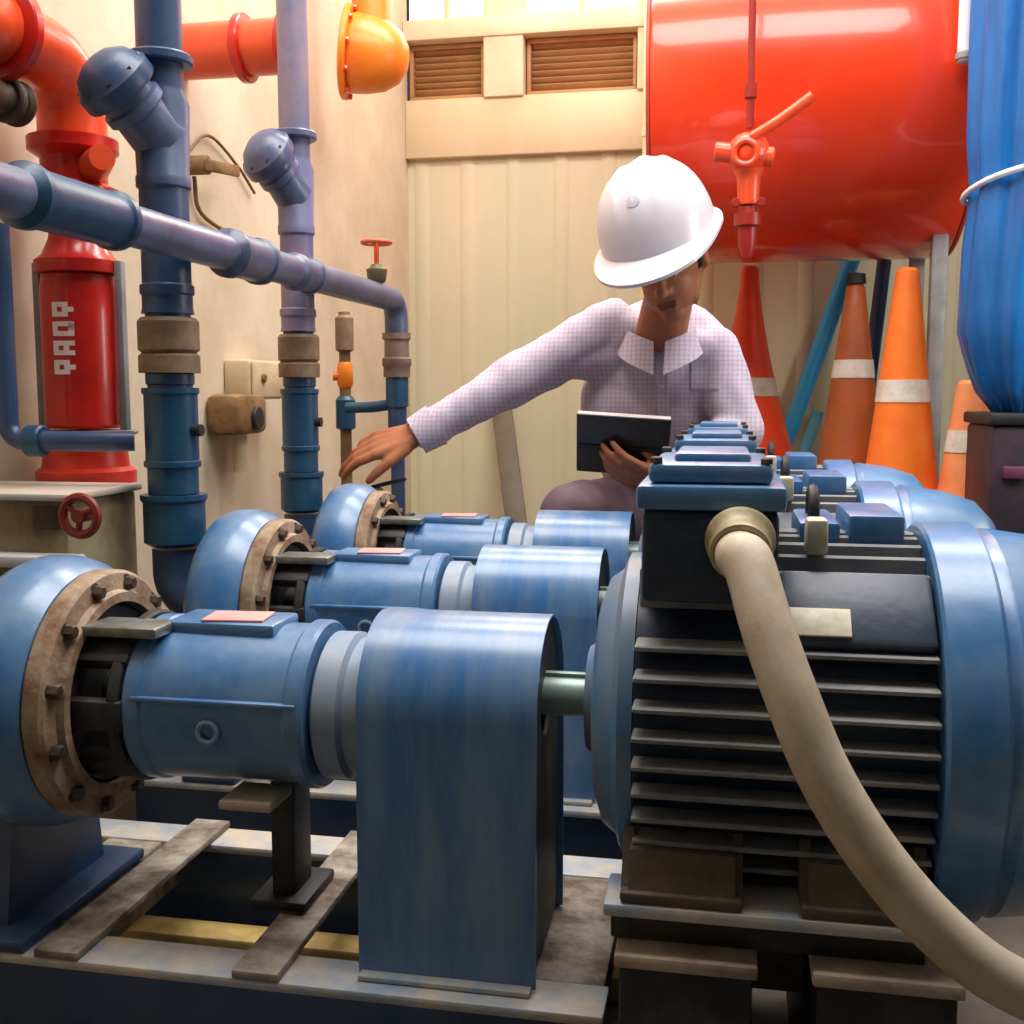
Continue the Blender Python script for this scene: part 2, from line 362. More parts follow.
def make_guard():
    AX = 0.414
    t = P('coupling_guard', 'tall rounded blue coupling guard in front of the other guards', 'guard', 'blue coupling guards')
    R = 0.098; th = 0.003; prof = []
    n = 20
    out = [(-R, 0.142)] + [(-R * math.cos(PI * k / n), AX + R * math.sin(PI * k / n)) for k in range(n + 1)] + [(R, 0.142)]
    inn = [(y * (R - th) / R, (z if i in (0, len(out) - 1) else AX + (z - AX) * (R - th) / R)) for i, (y, z) in enumerate(out)]
    poly = out + inn[::-1]
    MB().prism([(-0.367, y, z) for y, z in poly], (0.189, 0, 0)).build('cover', BLUEG, t, ang=50)
    # side plates, set back, with the shaft hole, and mounting lips
    for xs in (-0.361, -0.188):
        pl = MB()
        ys = [(-R + 0.006, 0.150)] + [(-(R - 0.006) * math.cos(PI * k / n), AX + (R - 0.006) * math.sin(PI * k / n)) for k in range(n + 1)] + [(R - 0.006, 0.150)]
        hole = [(0.032 * math.cos(-PI / 2 - 2 * PI * k / 23), AX + 0.032 * math.sin(-PI / 2 - 2 * PI * k / 23)) for k in range(24)]
        # ring of quads between outline and hole
        m = len(ys); A = []; B = []
        for k in range(48):
            a = -PI / 2 - 2 * PI * k / 48
            dy, dz = math.cos(a), math.sin(a)
            best = 1e9
            for i in range(m):
                (y0, z0), (y1, z1) = ys[i], ys[(i + 1) % m]
                ex, ez = y1 - y0, z1 - z0; den = dy * ez - dz * ex
                if abs(den) < 1e-9: continue
                s_ = (y0 * ez - (z0 - AX) * ex) / den; u_ = (y0 * dz - (z0 - AX) * dy) / den
                if s_ > 0 and -1e-6 <= u_ <= 1 + 1e-6: best = min(best, s_)
            A.append((dy * best, AX + dz * best)); B.append((dy * 0.033, AX + dz * 0.033))
        va = [[pl.bm.verts.new((xs + dx, y, z)) for y, z in L] for L in (A, B) for dx in (0, 0.004)]
        for k in range(48):
            k2 = (k + 1) % 48
            pl.bm.faces.new((va[0][k], va[0][k2], va[2][k2], va[2][k])); pl.bm.faces.new((va[1][k], va[1][k2], va[3][k2], va[3][k]))
            pl.bm.faces.new((va[0][k], va[0][k2], va[1][k2], va[1][k])); pl.bm.faces.new((va[2][k], va[2][k2], va[3][k2], va[3][k]))
        pl.build('side_plate', DARK, t)
    for sy in (-1, 1):
        MB().span((-0.364, sy * R, 0.1405), (-0.182, sy * (R + 0.014), 0.146), bev=0.001).build('mounting_lip', SKID, t)
    return t

def make_motor():
    t = P('electric_motor', 'nearest finned navy motor with the beige conduit in its terminal box', 'motor', 'electric motors in the row')
    R = 0.186; x0, x1 = -0.078, 0.190
    s = MB().cyl((x0, 0, AX), (x1, 0, AX), 0.157, seg=64)
    s.build('stator_housing', NAVY, t)
    for k in range(-5, 5):
        z = k * 0.0262 - 0.012; y = math.sqrt(R * R - z * z); yi = math.sqrt(max(0.1565 ** 2 - z * z, 0)) if abs(z) < 0.1565 else 0.03
        for sy in (-1, 1):
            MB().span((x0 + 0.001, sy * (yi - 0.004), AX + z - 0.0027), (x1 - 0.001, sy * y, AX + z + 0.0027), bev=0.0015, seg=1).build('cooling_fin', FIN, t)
    for k in range(-4, 5):
        y = k * 0.0245; z = math.sqrt(R * R - y * y); zi = math.sqrt(0.1565 ** 2 - y * y)
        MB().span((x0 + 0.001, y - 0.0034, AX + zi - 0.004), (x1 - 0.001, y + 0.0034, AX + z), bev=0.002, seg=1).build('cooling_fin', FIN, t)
    tilt = Matrix.Rotation(math.radians(44), 3, 'X'); nv = tilt @ V((0, 0, 1)); tv = tilt @ V((0, -1, 0))
    pc = V((0.121, 0, AX)) + nv * 0.168
    MB().box(pc, (0.136, 0.082, 0.034), rot=tilt, bev=0.006).build('plate_boss', NAVY, t)
    MB().box(pc + nv * 0.0185 + tv * 0.020 + V((-0.036, 0, 0)), (0.060, 0.030, 0.003), rot=tilt, bev=0.001).build('nameplate', CREAM, t)
    e = MB().lathe((0, 0, AX), xa, [(-0.136, 0.0), (-0.136, 0.055), (-0.128, 0.060), (-0.122, 0.108), (-0.114, 0.130), (-0.100, 0.140), (-0.096, 0.152), (-0.093, 0.157), (x0 - 0.001, 0.157), (x0 - 0.001, 0)], 64)
    e.build('end_shield', SHIELD, t)
    f = MB().lathe((0, 0, AX), xa, [(x1 + 0.001, 0.0), (x1 + 0.001, 0.192), (x1 + 0.004, 0.196), (x1 + 0.050, 0.197), (x1 + 0.056, 0.187), (x1 + 0.060, 0.187), (x1 + 0.066, 0.191), (x1 + 0.120, 0.184), (x1 + 0.165, 0.170), (x1 + 0.184, 0.150), (x1 + 0.190, 0.12), (x1 + 0.190, 0)], 72)
    f.build('fan_cover', BLUE, t)
    g = MB()
    for rr in (0.03, 0.055, 0.08, 0.105): g.torus((x1 + 0.192, 0, AX), xa, rr, 0.003, 32, 6)
    g.build('fan_grille', DARK, t)
    MB().cyl((-0.195, 0, AX), (-0.136, 0, AX), 0.022).span((-0.19, -0.005, AX + 0.016), (-0.140, 0.005, AX + 0.026), bev=0.001).build('shaft', mat('greenish_shaft', (146, 168, 156), 0.4, metal=0.3), t)
    # terminal box in stacked tiers
    MB().span((-0.072, -0.154, AX + 0.135), (0.050, 0.055, AX + 0.2195), bev=0.006).build('terminal_box', NAVY, t)
    MB().span((-0.077, -0.161, AX + 0.220), (0.056, 0.060, AX + 0.243), bev=0.005).build('box_flange', BLUE, t)
    MB().span((-0.067, -0.150, AX + 0.2435), (0.044, 0.050, AX + 0.262), bev=0.006).span((-0.045, -0.115, AX + 0.260), (0.025, 0.02, AX + 0.270), bev=0.004).build('lid', BLUE, t)
    for sx in (-0.060, 0.038):
        for sy in (-0.142, 0.043):
            MB().hexnut((sx, sy, AX + 0.2615), (0, 0, 1), 0.006, 0.006).build('lid_screw', BOLT, t)
    MB().lathe((0.016, -0.155, AX + 0.197), (0, -1, -0.25), [(0, 0.0), (0, 0.029), (0.005, 0.031), (0.012, 0.031), (0.016, 0.028), (0.020, 0.026), (0.034, 0.026), (0.036, 0.0)], 40).build('cable_gland', BRASS, t)
    MB().box((0.088, -0.075, AX + 0.190), (0.020, 0.03, 0.034), bev=0.004).build('warning_tag', CREAM, t)
    lug = MB().torus((0.092, 0.03, AX + 0.205), xa, 0.020, 0.006, 24, 8).cyl((0.092, 0.03, AX + 0.165), (0.092, 0.03, AX + 0.19), 0.014).build('lifting_eye', DARK, t)
    tp = MB()
    for (a, b, h) in ((0.075, 0.115, 0.028), (0.122, 0.176, 0.036)): tp.span((a, -0.03, AX + 0.17), (b, 0.10, AX + 0.17 + h), bev=0.005)
    tp.build('top_pad', BLUE, t)
    for sx in (-0.03, 0.130):
        for sy in (-1, 1):
            f = MB().span((sx - 0.055, sy * 0.160 - 0.032, 0.2885), (sx + 0.055, sy * 0.160 + 0.032, 0.299), bev=0.003)
            f.prism([(sx - 0.048, sy * 0.186, 0.298), (sx - 0.048, sy * 0.11, 0.298), (sx - 0.048, sy * 0.11, 0.332), (sx - 0.048, sy * 0.172, 0.332)], (0.096, 0, 0))
            for ox in (-0.055, 0.045): f.prism([(sx + ox, sy * 0.180, 0.298), (sx + ox, sy * 0.128, 0.298), (sx + ox, sy * 0.120, 0.330), (sx + ox, sy * 0.150, 0.345)], (0.010, 0, 0))
            f.build('foot', FOOTM, t)
    return t

def make_base():
    t = P('base_frame', 'worn blue steel skid under the nearest pump and motor', 'skid', 'steel skids under the pumps')
    # front and rear channels under pump and guard
    for yc in (-0.100, 0.215):
        MB().span((-0.925, yc - 0.030, 0.128), (-0.105, yc + 0.030, 0.1395), bev=0.003).span((-0.925, yc - 0.03, 0.0), (-0.105, yc + 0.03, 0.012), bev=0.002).build('channel', SKID, t)
        MB().span((-0.925, yc - 0.004, 0.0125), (-0.105, yc + 0.004, 0.1275), bev=0.001).build('channel_web', NAVYP, t)
    for xx in (-0.785, -0.15):
        MB().span((xx - 0.04, -0.069, 0.100), (xx + 0.04, 0.184, 0.1385), bev=0.003).build('cross_member', SKIDB, t)
    # flat angle bars lying across the two channels
    for xx in (-0.700, -0.470):
        MB().span((xx - 0.026, -0.132, 0.1400), (xx + 0.026, 0.246, 0.1495), bev=0.002).span((xx - 0.026, -0.064, 0.085), (xx - 0.018, 0.18, 0.141), bev=0.001).build('cross_bar', SKIDB, t)
    # motor pedestal: low box stands with tan caps, light rails on dark webs above them
    for sx in (-0.025, 0.150):
        MB().span((sx - 0.060, -0.190, 0.0), (sx + 0.060, 0.19, 0.2295), bev=0.004).build('motor_stand', DARK, t)
        MB().span((sx - 0.064, -0.200, 0.230), (sx + 0.064, 0.200, 0.243), bev=0.003).build('stand_cap', STAND, t)
    for sy in (-1, 1):
        MB().span((-0.10, sy * 0.160 - 0.034, 0.2755), (0.188, sy * 0.160 + 0.034, 0.288), bev=0.003).build('motor_rail', SKID, t)
        MB().span((-0.095, sy * 0.155 - 0.014, 0.2435), (0.185, sy * 0.155 + 0.014, 0.275), bev=0.002).build('rail_web', DARK, t)
    MB().span((-0.09, -0.05, 0.14), (0.22, 0.05, 0.236), bev=0.003).build('web_plate', mat('brown_primer', (92, 78, 60), 0.6, wear=(120, 110, 84), amount=0.4, scale=12), t)
    return t

pump, guard, motor, base = make_pump(), make_guard(), make_motor(), make_base()
LBL = {
 'pump': ('middle blue pump of the row, half hidden behind the nearest pump housing', 'farthest blue pump of the row, below the reaching hand'),
 'guard': ('second blue coupling guard, partly behind the front guard', 'farthest blue coupling guard just under the crouching person\'s lap'),
 'motor': ('middle electric motor seen over the top of the nearest motor', 'farthest electric motor, directly in front of the person\'s waist'),
 'base': ('middle steel skid seen under the second blue pump', 'farthest steel skid behind the second pump set'),
}
for k, o in (('pump', pump), ('guard', guard), ('motor', motor), ('base', base)):
    for i in (1, 2):
        c = copy_tree(o); c.location = (0, ROWS[i], 0); c['label'] = LBL[k][i - 1]
# yellow edged concrete kerb between first and second set
struct(MB().span((-0.93, 1.285, 0.0), (-0.092, 1.331, 0.034), bev=0.004).build('trim_10', YELL))

# beige conduit
g0 = V((0.016, ROWS[0] - 0.155, AX + 0.197)) + V((0, -1, -0.25)).normalized() * 0.022
pts = [g0, g0 + V((0, -0.022, -0.006))] + [at(*p) for p in ((749, 565, 0.935), (768, 630, 0.900), (793, 700, 0.875), (822, 770, 0.862), (862, 838, 0.855), (912, 902, 0.855), (965, 953, 0.86), (1010, 983, 0.87), (1065, 1004, 0.885))] + [V((0.46, 0.93, 0.21)), V((0.56, 0.99, 0.10)), V((0.70, 1.05, 0.0245)), V((0.95, 1.10, 0.0245))]
t = thing('conduit', 'thick beige conduit drooping from the nearest terminal box to the floor', 'conduit', (0.3, 0.9, 0))
MB().tube(pts, 0.0215, 28).build('hose', COND, t)
for i in (2,):
    MB().torus(g0 + V((0, -0.012, -0.003)), V((0, -1, -0.25)), 0.0235, 0.004, 32, 8).build('collar', BRASS, t)

# ------------------------------------------------------------------ vertical pump pipes with angled valves
def elbow_pts(c, a, b, R, n=8):
    """quarter bend at corner c from direction a (towards c) to direction b"""
    a, b = V(a).normalized(), V(b).normalized(); c = V(c); o = c - a * R + b * R
    return [o - b * R * math.cos(k * PI / 2 / n) + a * R * math.sin(k * PI / 2 / n) for k in range(n + 1)]

def make_pipe():
    AX = 0.402
    X = -0.895
    t = thing('standing_pipe', 'thick dark blue standing pipe with an angled valve near the red column', 'pipe', (X, ROWS[1], 0), 'standing pump pipes', local=True)
    up = V((0, 0, 1))
    def z(py): return at(170, py, Y=1.68).z
    # pipe from pump suction, bend, up
    MB().tube([(0.058, 0, AX), (0.045, 0, AX)] + elbow_pts((0, 0, AX), (-1, 0, 0), (0, 0, 1), 0.052) + [(0, 0, z(548))], 0.038, 32, smooth=False).build('inlet_bend', NAVYP, t)
    MB().disc((0.0545, 0, AX), xa, 0.068, 0.010).build('inlet_flange', NAVYP, t)
    MB().lathe((0, 0, 0), up, [(z(545), 0.0), (z(545), 0.040), (z(541), 0.050), (z(502), 0.050), (z(499), 0.054), (z(494), 0.054), (z(494), 0.0)]).build('lower_collar', TEALP, t)
    MB().lathe((0, 0, 0), up, [(z(493), 0), (z(493), 0.041), (z(468), 0.041), (z(466), 0.046), (z(461), 0.046), (z(460), 0.043), (z(395), 0.043), (z(393), 0.046), (z(388), 0.046), (z(387), 0), ]).build('check_valve', TEALP, t)
    MB().cyl((0.04, -0.005, z(430)), (0.056, -0.005, z(430)), 0.010, seg=16).build('side_plug', DARK, t)
    MB().lathe((0, 0, 0), up, [(z(390), 0), (z(390), 0.036), (z(385), 0.036), (z(384), 0.039), (z(374), 0.039), (z(373), 0.036), (z(312), 0.036), (z(312), 0.0)]).build('spool', NAVYP, t)
    MB().lathe((0, 0, 0), up, [(z(373), 0), (z(373), 0.049), (z(356), 0.049), (z(353), 0.043), (z(350), 0.049), (z(322), 0.049), (z(318), 0.044), (z(315), 0.0)]).build('rubber_joint', BROWN, t)
    p = MB().lathe((0, 0, 0), up, [(z(314), 0), (z(314), 0.042), (z(308), 0.040), (z(296), 0.040), (z(294), 0.043), (z(286), 0.043), (z(284), 0.039), (z(190), 0.039), (z(188), 0.043), (z(178), 0.043), (z(176), 0.041), (z(105), 0.044), (z(92), 0.036), (z(88), 0.036), (z(-420), 0.036), (z(-420), 0)])
    p.build('riser', NAVYP, t)
    # angled valve body, leaning up towards the front and left
    d = V((-0.30, -0.62, 0.60)).normalized(); o = V((0, 0, z(140)))
    MB().lathe(o, d, [(0.0, 0.046), (0.055, 0.043), (0.060, 0.050), (0.074, 0.050), (0.078, 0.044), (0.092, 0.044)], 40).build('angled_body', GREYP, t)
    bn = MB().lathe(o, d, [(0.093, 0.040), (0.093, 0.060), (0.097, 0.062), (0.118, 0.062), (0.124, 0.056), (0.140, 0.046), (0.152, 0.026), (0.158, 0.0)], 40).build('bonnet', NAVYP, t)
    _, u, wv = frame(d)
    for k in range(8):
        a = 2 * PI * k / 8
        b = MB().hexnut(o + d * 0.118 + (u * math.cos(a) + wv * math.sin(a)) * 0.052, d, 0.006, 0.009).build('bonnet_bolt', BOLT, bn)
        b.location = (0, 0, 0)
    MB().ring((0, 0, z(60)), up, 0.052, 0.034, 0.016).build('upper_flange', NAVYP, t)
    return t
pipe = make_pipe()
c = copy_tree(pipe); c.location = (-0.882, ROWS[2], 0); c['label'] = 'narrower looking standing pipe with an angled valve, right of the thick one'
for ch in c.children:
    if ch.name.startswith(('riser', 'upper_flange', 'bonnet')):
        ch.data = ch.data.copy(); ch.data.materials[0] = GREYP if not ch.name.startswith('riser') else mat('weathered_grey_blue', (104, 108, 140), 0.4, wear=(150, 130, 140), amount=0.45, scale=6)
    ch.scale = (0.88, 0.88, 1.0) if not ch.name.startswith('inlet') else (1, 1, 1)

# header pipe running back along the left wall
XH = -0.818
ZH = 0.982
t = thing('header_pipe', 'slate blue horizontal header pipe crossing in front of both standing pipes', 'pipe', (XH, 1.8, ZH))
yend = 2.705
MB().tube([(XH, 0.55, ZH), (XH, 1.0, ZH), (XH, 1.9, ZH)] + [(XH, 2.3, ZH)] + elbow_pts((XH, yend, ZH), (0, 1, 0), (0, 0, -1), 0.05) + [(XH, yend, 0.90)], 0.0295, 28, smooth=False).build('run', GREYP, t)
for (ya, yb, rr, m) in ((1.195, 1.40, 0.040, TEALP), (1.745, 1.875, 0.041, GREYP), (2.03, 2.12, 0.036, GREYP)):
    MB().lathe((XH, 0, ZH), (0, 1, 0), [(ya - 0.012, 0.0295), (ya, rr), (ya + 0.012, rr), (ya + 0.016, rr - 0.004), (yb - 0.016, rr - 0.004), (yb - 0.012, rr), (yb, rr), (yb + 0.012, 0.0295)], 36).build('sleeve', m, t)
MB().lathe((XH, yend, 0), (0, 0, 1), [(0.90, 0.031), (0.90, 0.036), (0.885, 0.036), (0.882, 0.031), (0.84, 0.031), (0.836, 0.037), (0.82, 0.037), (0.815, 0.034), (0.79, 0.034), (0.79, 0)], 32).build('union', mat('brown_union', (110, 80, 76), 0.5, wear=(140, 120, 104), amount=0.4), t)
MB().cyl((XH, yend, 0.79), (XH, yend, 0.715), 0.029, seg=28).build('drop', TEALP, t)
MB().tube([(XH, yend, 0.725), (XH - 0.06, yend, 0.715), (XH - 0.135, yend, 0.712)], 0.014, 16).build('branch', TEALP, t)
MB().cyl((XH, yend, 0.715), (XH, yend, 0.66), 0.024, seg=24).span((XH - 0.03, yend - 0.03, 0.0), (XH + 0.03, yend + 0.03, 0.01)).cyl((XH, yend, 0.01), (XH, yend, 0.66), 0.018, seg=16).build('post', NAVYP, t)
# small stop valve with red wheel on the header
pv = at(377, 290, X=XH); yv = pv.y
t = thing('stop_valve', 'small stop valve with red handwheel on top of the header pipe', 'valve', (XH, yv, ZH + 0.03))
zb = ZH + 0.0295
MB().lathe((XH, yv, 0), (0, 0, 1), [(zb - 0.001, 0.018), (zb + 0.006, 0.022), (zb + 0.03, 0.025), (zb + 0.034, 0.018), (zb + 0.042, 0.013), (zb + 0.042, 0)], 24).build('body', OLIVE, t)
MB().cyl((XH, yv, zb + 0.042), (XH, yv, zb + 0.095), 0.006, seg=12).build('stem', ORNG, t)
h = MB().torus((XH, yv, zb + 0.093), (0, 0, 1), 0.033, 0.0055, 32, 8)
for k in range(3):
    a = 2 * PI * k / 3; h.cyl((XH, yv, zb + 0.093), (XH + 0.033 * math.cos(a), yv + 0.033 * math.sin(a), zb + 0.093), 0.004, seg=8)
h.build('handwheel', mat('faded_red', (206, 104, 70), 0.5), t)
# tan riser with orange valve just left of the header drop
q = at(345, 370, Y=2.78)
t = thing('small_riser', 'thin tan riser pipe with an orange bodied valve behind the second standing pipe', 'pipe', (q.x, q.y, 0))
def zq(py): return at(345, py, Y=q.y).z
MB().cyl((q.x, q.y, 0), (q.x, q.y, zq(312)), 0.015, seg=20).build('tube', BRNB, t)
MB().lathe((q.x, q.y, 0), (0, 0, 1), [(zq(352), 0.016), (zq(350), 0.024), (zq(318), 0.024), (zq(314), 0.012), (zq(310), 0)], 24).build('cap', BROWN, t)
MB().lathe((q.x, q.y, 0), (0, 0, 1), [(zq(388), 0.016), (zq(384), 0.021), (zq(366), 0.021), (zq(362), 0.016)], 24).cyl((q.x - 0.03, q.y - 0.01, zq(376)), (q.x, q.y, zq(376)), 0.012, seg=16).build('valve', ORN2, t)
MB().lathe((q.x, q.y, 0), (0, 0, 1), [(zq(430), 0.016), (zq(428), 0.026), (zq(400), 0.026), (zq(396), 0.018)], 24).build('coupling', TEALP, t)

# stop cock under the hand
b0 = at(378, 520, Y=2.47); zc = b0.z
t = thing('lever_cock', 'small dark lever cock on a thin pipe right under the reaching hand', 'valve', (b0.x, b0.y, 0))
MB().cyl((b0.x, b0.y, 0), (b0.x, b0.y, zc - 0.03), 0.012, seg=16).build('tube', GREY, t)
MB().lathe((b0.x, b0.y, zc), (0, 0, 1), [(-0.032, 0.012), (-0.028, 0.022), (0.0, 0.024), (0.03, 0.020), (0.04, 0.014), (0.075, 0.012), (0.08, 0)], 20).cyl((b0.x - 0.045, b0.y, zc), (b0.x + 0.045, b0.y, zc), 0.016, seg=16).build('body', GREY, t)
MB().box((b0.x + 0.028, b0.y, zc + 0.088), (0.085, 0.020, 0.010), rot=Matrix.Rotation(-0.25, 3, 'Y'), bev=0.004).build('lever', DARK, t)

# cross pipe in front of the red column
zp = at(75, 440, Y=1.66).z
t = thing('cross_pipe', 'dark blue elbowed pipe passing in front of the red column', 'pipe', (-1.1, 1.62, zp))
xv = at(4, 340, Y=1.62).x
MB().tube([(xv, 1.62, 1.02), (xv, 1.62, zp + 0.03)] + elbow_pts((xv, 1.62, zp), (0, 0, -1), (1, 0, 0), 0.03)[1:] + [(-0.99, 1.62, zp), (-0.943, 1.645, zp)], 0.0165, 20, smooth=False).build('tube', NAVYP, t)
MB().ring((xv + 0.05, 1.62, zp), xa, 0.026, 0.015, 0.03).build('collar', TEALP, t)

# ------------------------------------------------------------------ red column and orange feed pipe on the left
rx, ry = -1.128, 1.80
def zr(py): return at(78, py, Y=ry).z
t = thing('red_column', 'red cylindrical column with white lettering standing against the left wall', 'column', (rx, ry, 0))
up = V((0, 0, 1))
MB().lathe((rx, ry, 0), up, [(zr(428), 0), (zr(428), 0.060), (zr(424), 0.066), (zr(290), 0.066), (zr(276), 0.062), (zr(270), 0.0)], 56).build('body', REDP, t)
MB().lathe((rx, ry, 0), up, [(zr(276), 0.05), (zr(274), 0.073), (zr(262), 0.073), (zr(256), 0.060), (zr(240), 0.048), (zr(215), 0.042), (zr(205), 0.0)], 48).build('top_cap', REDP, t)
MB().lathe((rx, ry, 0), up, [(0, 0), (0, 0.05), (zr(484), 0.05), (zr(482), 0.086), (zr(470), 0.086), (zr(466), 0.075), (zr(440), 0.070), (zr(430), 0.066), (zr(429), 0)], 48).build('base_flange', mat('bright_red_base', (232, 70, 44), 0.35, wear=(206, 34, 22), amount=0.4), t)
for sx in (-1, 1):
    MB().span((rx + sx * 0.080 - 0.007, ry - 0.008, zr(436)), (rx + sx * 0.080 + 0.007, ry + 0.008, zr(262)), bev=0.002).build('side_rod', GREY, t)
MB().ring((rx, ry, zr(432)), up, 0.092, 0.066, 0.008).build('collar', GREY, t)
# white vertical lettering : raised block characters bent round the drum
bm = MB()
rows = ['XXX.', 'X.XX', 'XXX.', '....', 'XXXX', 'X..X', 'XXXX', '....', 'XXXX', 'X.X.', 'XXXX', '....', 'XXX.', 'X.XX', 'XXX.']
zt, zbm = zr(305), zr(375); ch = (zt - zbm) / len(rows); a0 = math.radians(-100)
for i, row in enumerate(rows):
    for j, cch in enumerate(row):
        if cch != 'X': continue
        cw = 0.0095; aa = a0 + j * cw / 0.066
        def pt(a, zz, r): return V((rx + r * math.cos(a), ry + r * math.sin(a), zz))
        zz = zt - i * ch
        A = [pt(aa, zz, 0.0658), pt(aa + cw / 0.066, zz, 0.0658), pt(aa + cw / 0.066, zz - ch, 0.0658), pt(aa, zz - ch, 0.0658)]
        B = [pt(aa, zz, 0.067), pt(aa + cw / 0.066, zz, 0.067), pt(aa + cw / 0.066, zz - ch, 0.067), pt(aa, zz - ch, 0.067)]
        va = [bm.bm.verts.new(v) for v in A]; vb = [bm.bm.verts.new(v) for v in B]
        bm.bm.faces.new(vb); bm.bm.faces.new(va[::-1])
        for k in range(4): bm.bm.faces.new((va[k], va[(k + 1) % 4], vb[(k + 1) % 4], vb[k]))
bmesh.ops.remove_doubles(bm.bm, verts=bm.bm.verts[:], dist=1e-5)
bm.build('lettering', WHITE, t)

t = thing('feed_pipe', 'fat orange pipe running along the left wall down to the red column', 'pipe', (rx, 1.5, 1.3))
zf = at(40, 52, X=rx).z
MB().tube([(rx, 0.9, zf), (rx, 1.6, zf)] + elbow_pts((rx, ry, zf), (0, 1, 0), (0, 0, -1), 0.09) + [(rx, ry, zr(150))], 0.058, 36, smooth=False).build('bend', ORNG, t)
MB().ring((rx, 1.60, zf), (0, 1, 0), 0.080, 0.057, 0.022).build('flange', REDP, t)
MB().lathe((rx, ry, 0), up, [(zr(204), 0.05), (zr(198), 0.076), (zr(190), 0.076), (zr(184), 0.056), (zr(160), 0.056), (zr(152), 0.076), (zr(140), 0.076), (zr(138), 0.0)], 40).build('valve_body', REDP, t)
hv = V((rx + 0.05, ry - 0.02, zr(170))); dd = V((0.7, -0.7, 0.1)).normalized()
MB().cyl(hv, hv + dd * 0.06, 0.028, 0.022, seg=24).build('bonnet', ORNG, t)
# added dark pipe, stands in for the shade under the orange one
qd = at(36, 98, X=-1.11) - V((0, 0.08, 0.010))
t = thing('underside_shade', 'short dark olive shape standing in for shade under the fat orange pipe', 'pipe', tuple(qd))
OLB = mat('olive_black_shade', (58, 44, 30), 0.6, wear=(90, 76, 50), amount=0.4, scale=14)
MB().cyl((qd.x - 0.02, 1.2, qd.z - 0.004), (qd.x - 0.02, qd.y + 0.055, qd.z - 0.004), 0.026, seg=28).build('tube', OLB, t)
MB().ring((qd.x - 0.02, qd.y + 0.03, qd.z - 0.004), (0, 1, 0), 0.036, 0.024, 0.018).build('flange', OLB, t)
MB().disc((qd.x - 0.02, qd.y + 0.058, qd.z - 0.004), (0, 1, 0), 0.036, 0.016, bev=0.006).build('end_cap', OLB, t)
MB().cyl((qd.x - 0.045, qd.y - 0.05, qd.z - 0.004), (XL, qd.y - 0.05, qd.z - 0.004), 0.010, seg=12).build('wall_arm', DARK, t)

# orange-red stub pipe from the left wall
q1 = at(230, 42, Y=2.37)
t = thing('stub_pipe', 'orange red stub pipe high on the wall between the standing pipes', 'pipe', tuple(q1))
MB().cyl((XL, 2.42, q1.z), (-0.985, 2.42, q1.z), 0.060, seg=40, bev=0.004).build('tube', ORNG, t)
MB().ring((-1.08, 2.42, q1.z), xa, 0.074, 0.058, 0.02).build('flange', REDP, t)
MB().disc((-0.975, 2.42, q1.z), xa, 0.074, 0.018).build('end_cap', REDP, t)
# orange flanged elbow by the louver
q2 = at(378, 52, Y=3.2)
t = thing('flanged_elbow', 'bright orange flanged pipe end hanging by the brown louver', 'pipe', tuple(q2))
MB().lathe(q2 + V((-0.095, -0.02, 0)), V((1, 0.2, -0.12)), [(0.02, 0.0), (0.02, 0.108), (0.032, 0.112), (0.075, 0.108), (0.125, 0.096), (0.165, 0.07), (0.185, 0.035), (0.19, 0.0)], 48).build('dome', ORN2, t)
MB().lathe(q2 + V((-0.095, -0.02, 0)), V((1, 0.2, -0.12)), [(0.0, 0.0), (0.0, 0.128), (0.004, 0.132), (0.016, 0.132), (0.0195, 0.128), (0.0195, 0.0)], 48).build('flange', ORN2, t)
_, u, wv = frame(V((1, 0.2, -0.12)))
for k in range(10):
    a = 2 * PI * k / 10
    MB().hexnut(q2 + V((-0.095, -0.02, 0)) + V((1, 0.2, -0.12)).normalized() * 0.0195 + (u * math.cos(a) + wv * math.sin(a)) * 0.121, V((1, 0.2, -0.12)), 0.008, 0.010).build('bolt', ORNG, t)
MB().cyl(q2 + V((-0.02, 0, 0.08)), V((q2.x - 0.02, q2.y, CEIL)), 0.055, seg=32).build('hanger_pipe', ORN2, t)

# wall fittings
q3 = at(243, 380, X=XL)
t = thing('junction_box', 'small beige junction box on the wall between the standing pipes', 'box', tuple(q3))
MB().span((XL, q3.y - 0.115, q3.z - 0.05), (XL + 0.07, q3.y + 0.10, q3.z + 0.05), bev=0.008).build('body', BOXB, t)
MB().span((XL + 0.071, q3.y - 0.108, q3.z - 0.045), (XL + 0.078, q3.y + 0.092, q3.z + 0.045), bev=0.004).build('lid', BOXB, t)
MB().disc((XL + 0.081, q3.y - 0.05, q3.z + 0.004), xa, 0.012, 0.010, 20).build('knob', BRNB, t)
q4 = at(243, 412, X=XL + 0.06)
t = thing('actuator', 'small brown actuator fixed to the wall below the beige box', 'actuator', tuple(q4))
MB().span((XL, q4.y - 0.09, q4.z - 0.055), (XL + 0.09, q4.y + 0.09, q4.z + 0.045), bev=0.02).build('body', BRNB, t)
MB().disc((XL + 0.094, q4.y + 0.01, q4.z - 0.015), xa, 0.030, 0.012, 24).build('port', DARK, t)
MB().cyl((XL + 0.05, q4.y, q4.z - 0.055), (XL + 0.05, q4.y, q4.z - 0.15), 0.018, seg=20).build('tube', BOXB, t)
q5 = at(205, 165, X=XL + 0.05)
t = thing('wall_valve', 'brown lever valve on the wall between the two angled valves', 'valve', tuple(q5))
MB().cyl((XL, q5.y, q5.z), (XL + 0.06, q5.y, q5.z), 0.022, seg=20, bev=0.003).build('body', BRNB, t)
MB().box((XL + 0.066, q5.y + 0.06, q5.z + 0.004), (0.012, 0.17, 0.028), rot=Matrix.Rotation(0.1, 3, 'X'), bev=0.005).build('lever', BRNB, t)
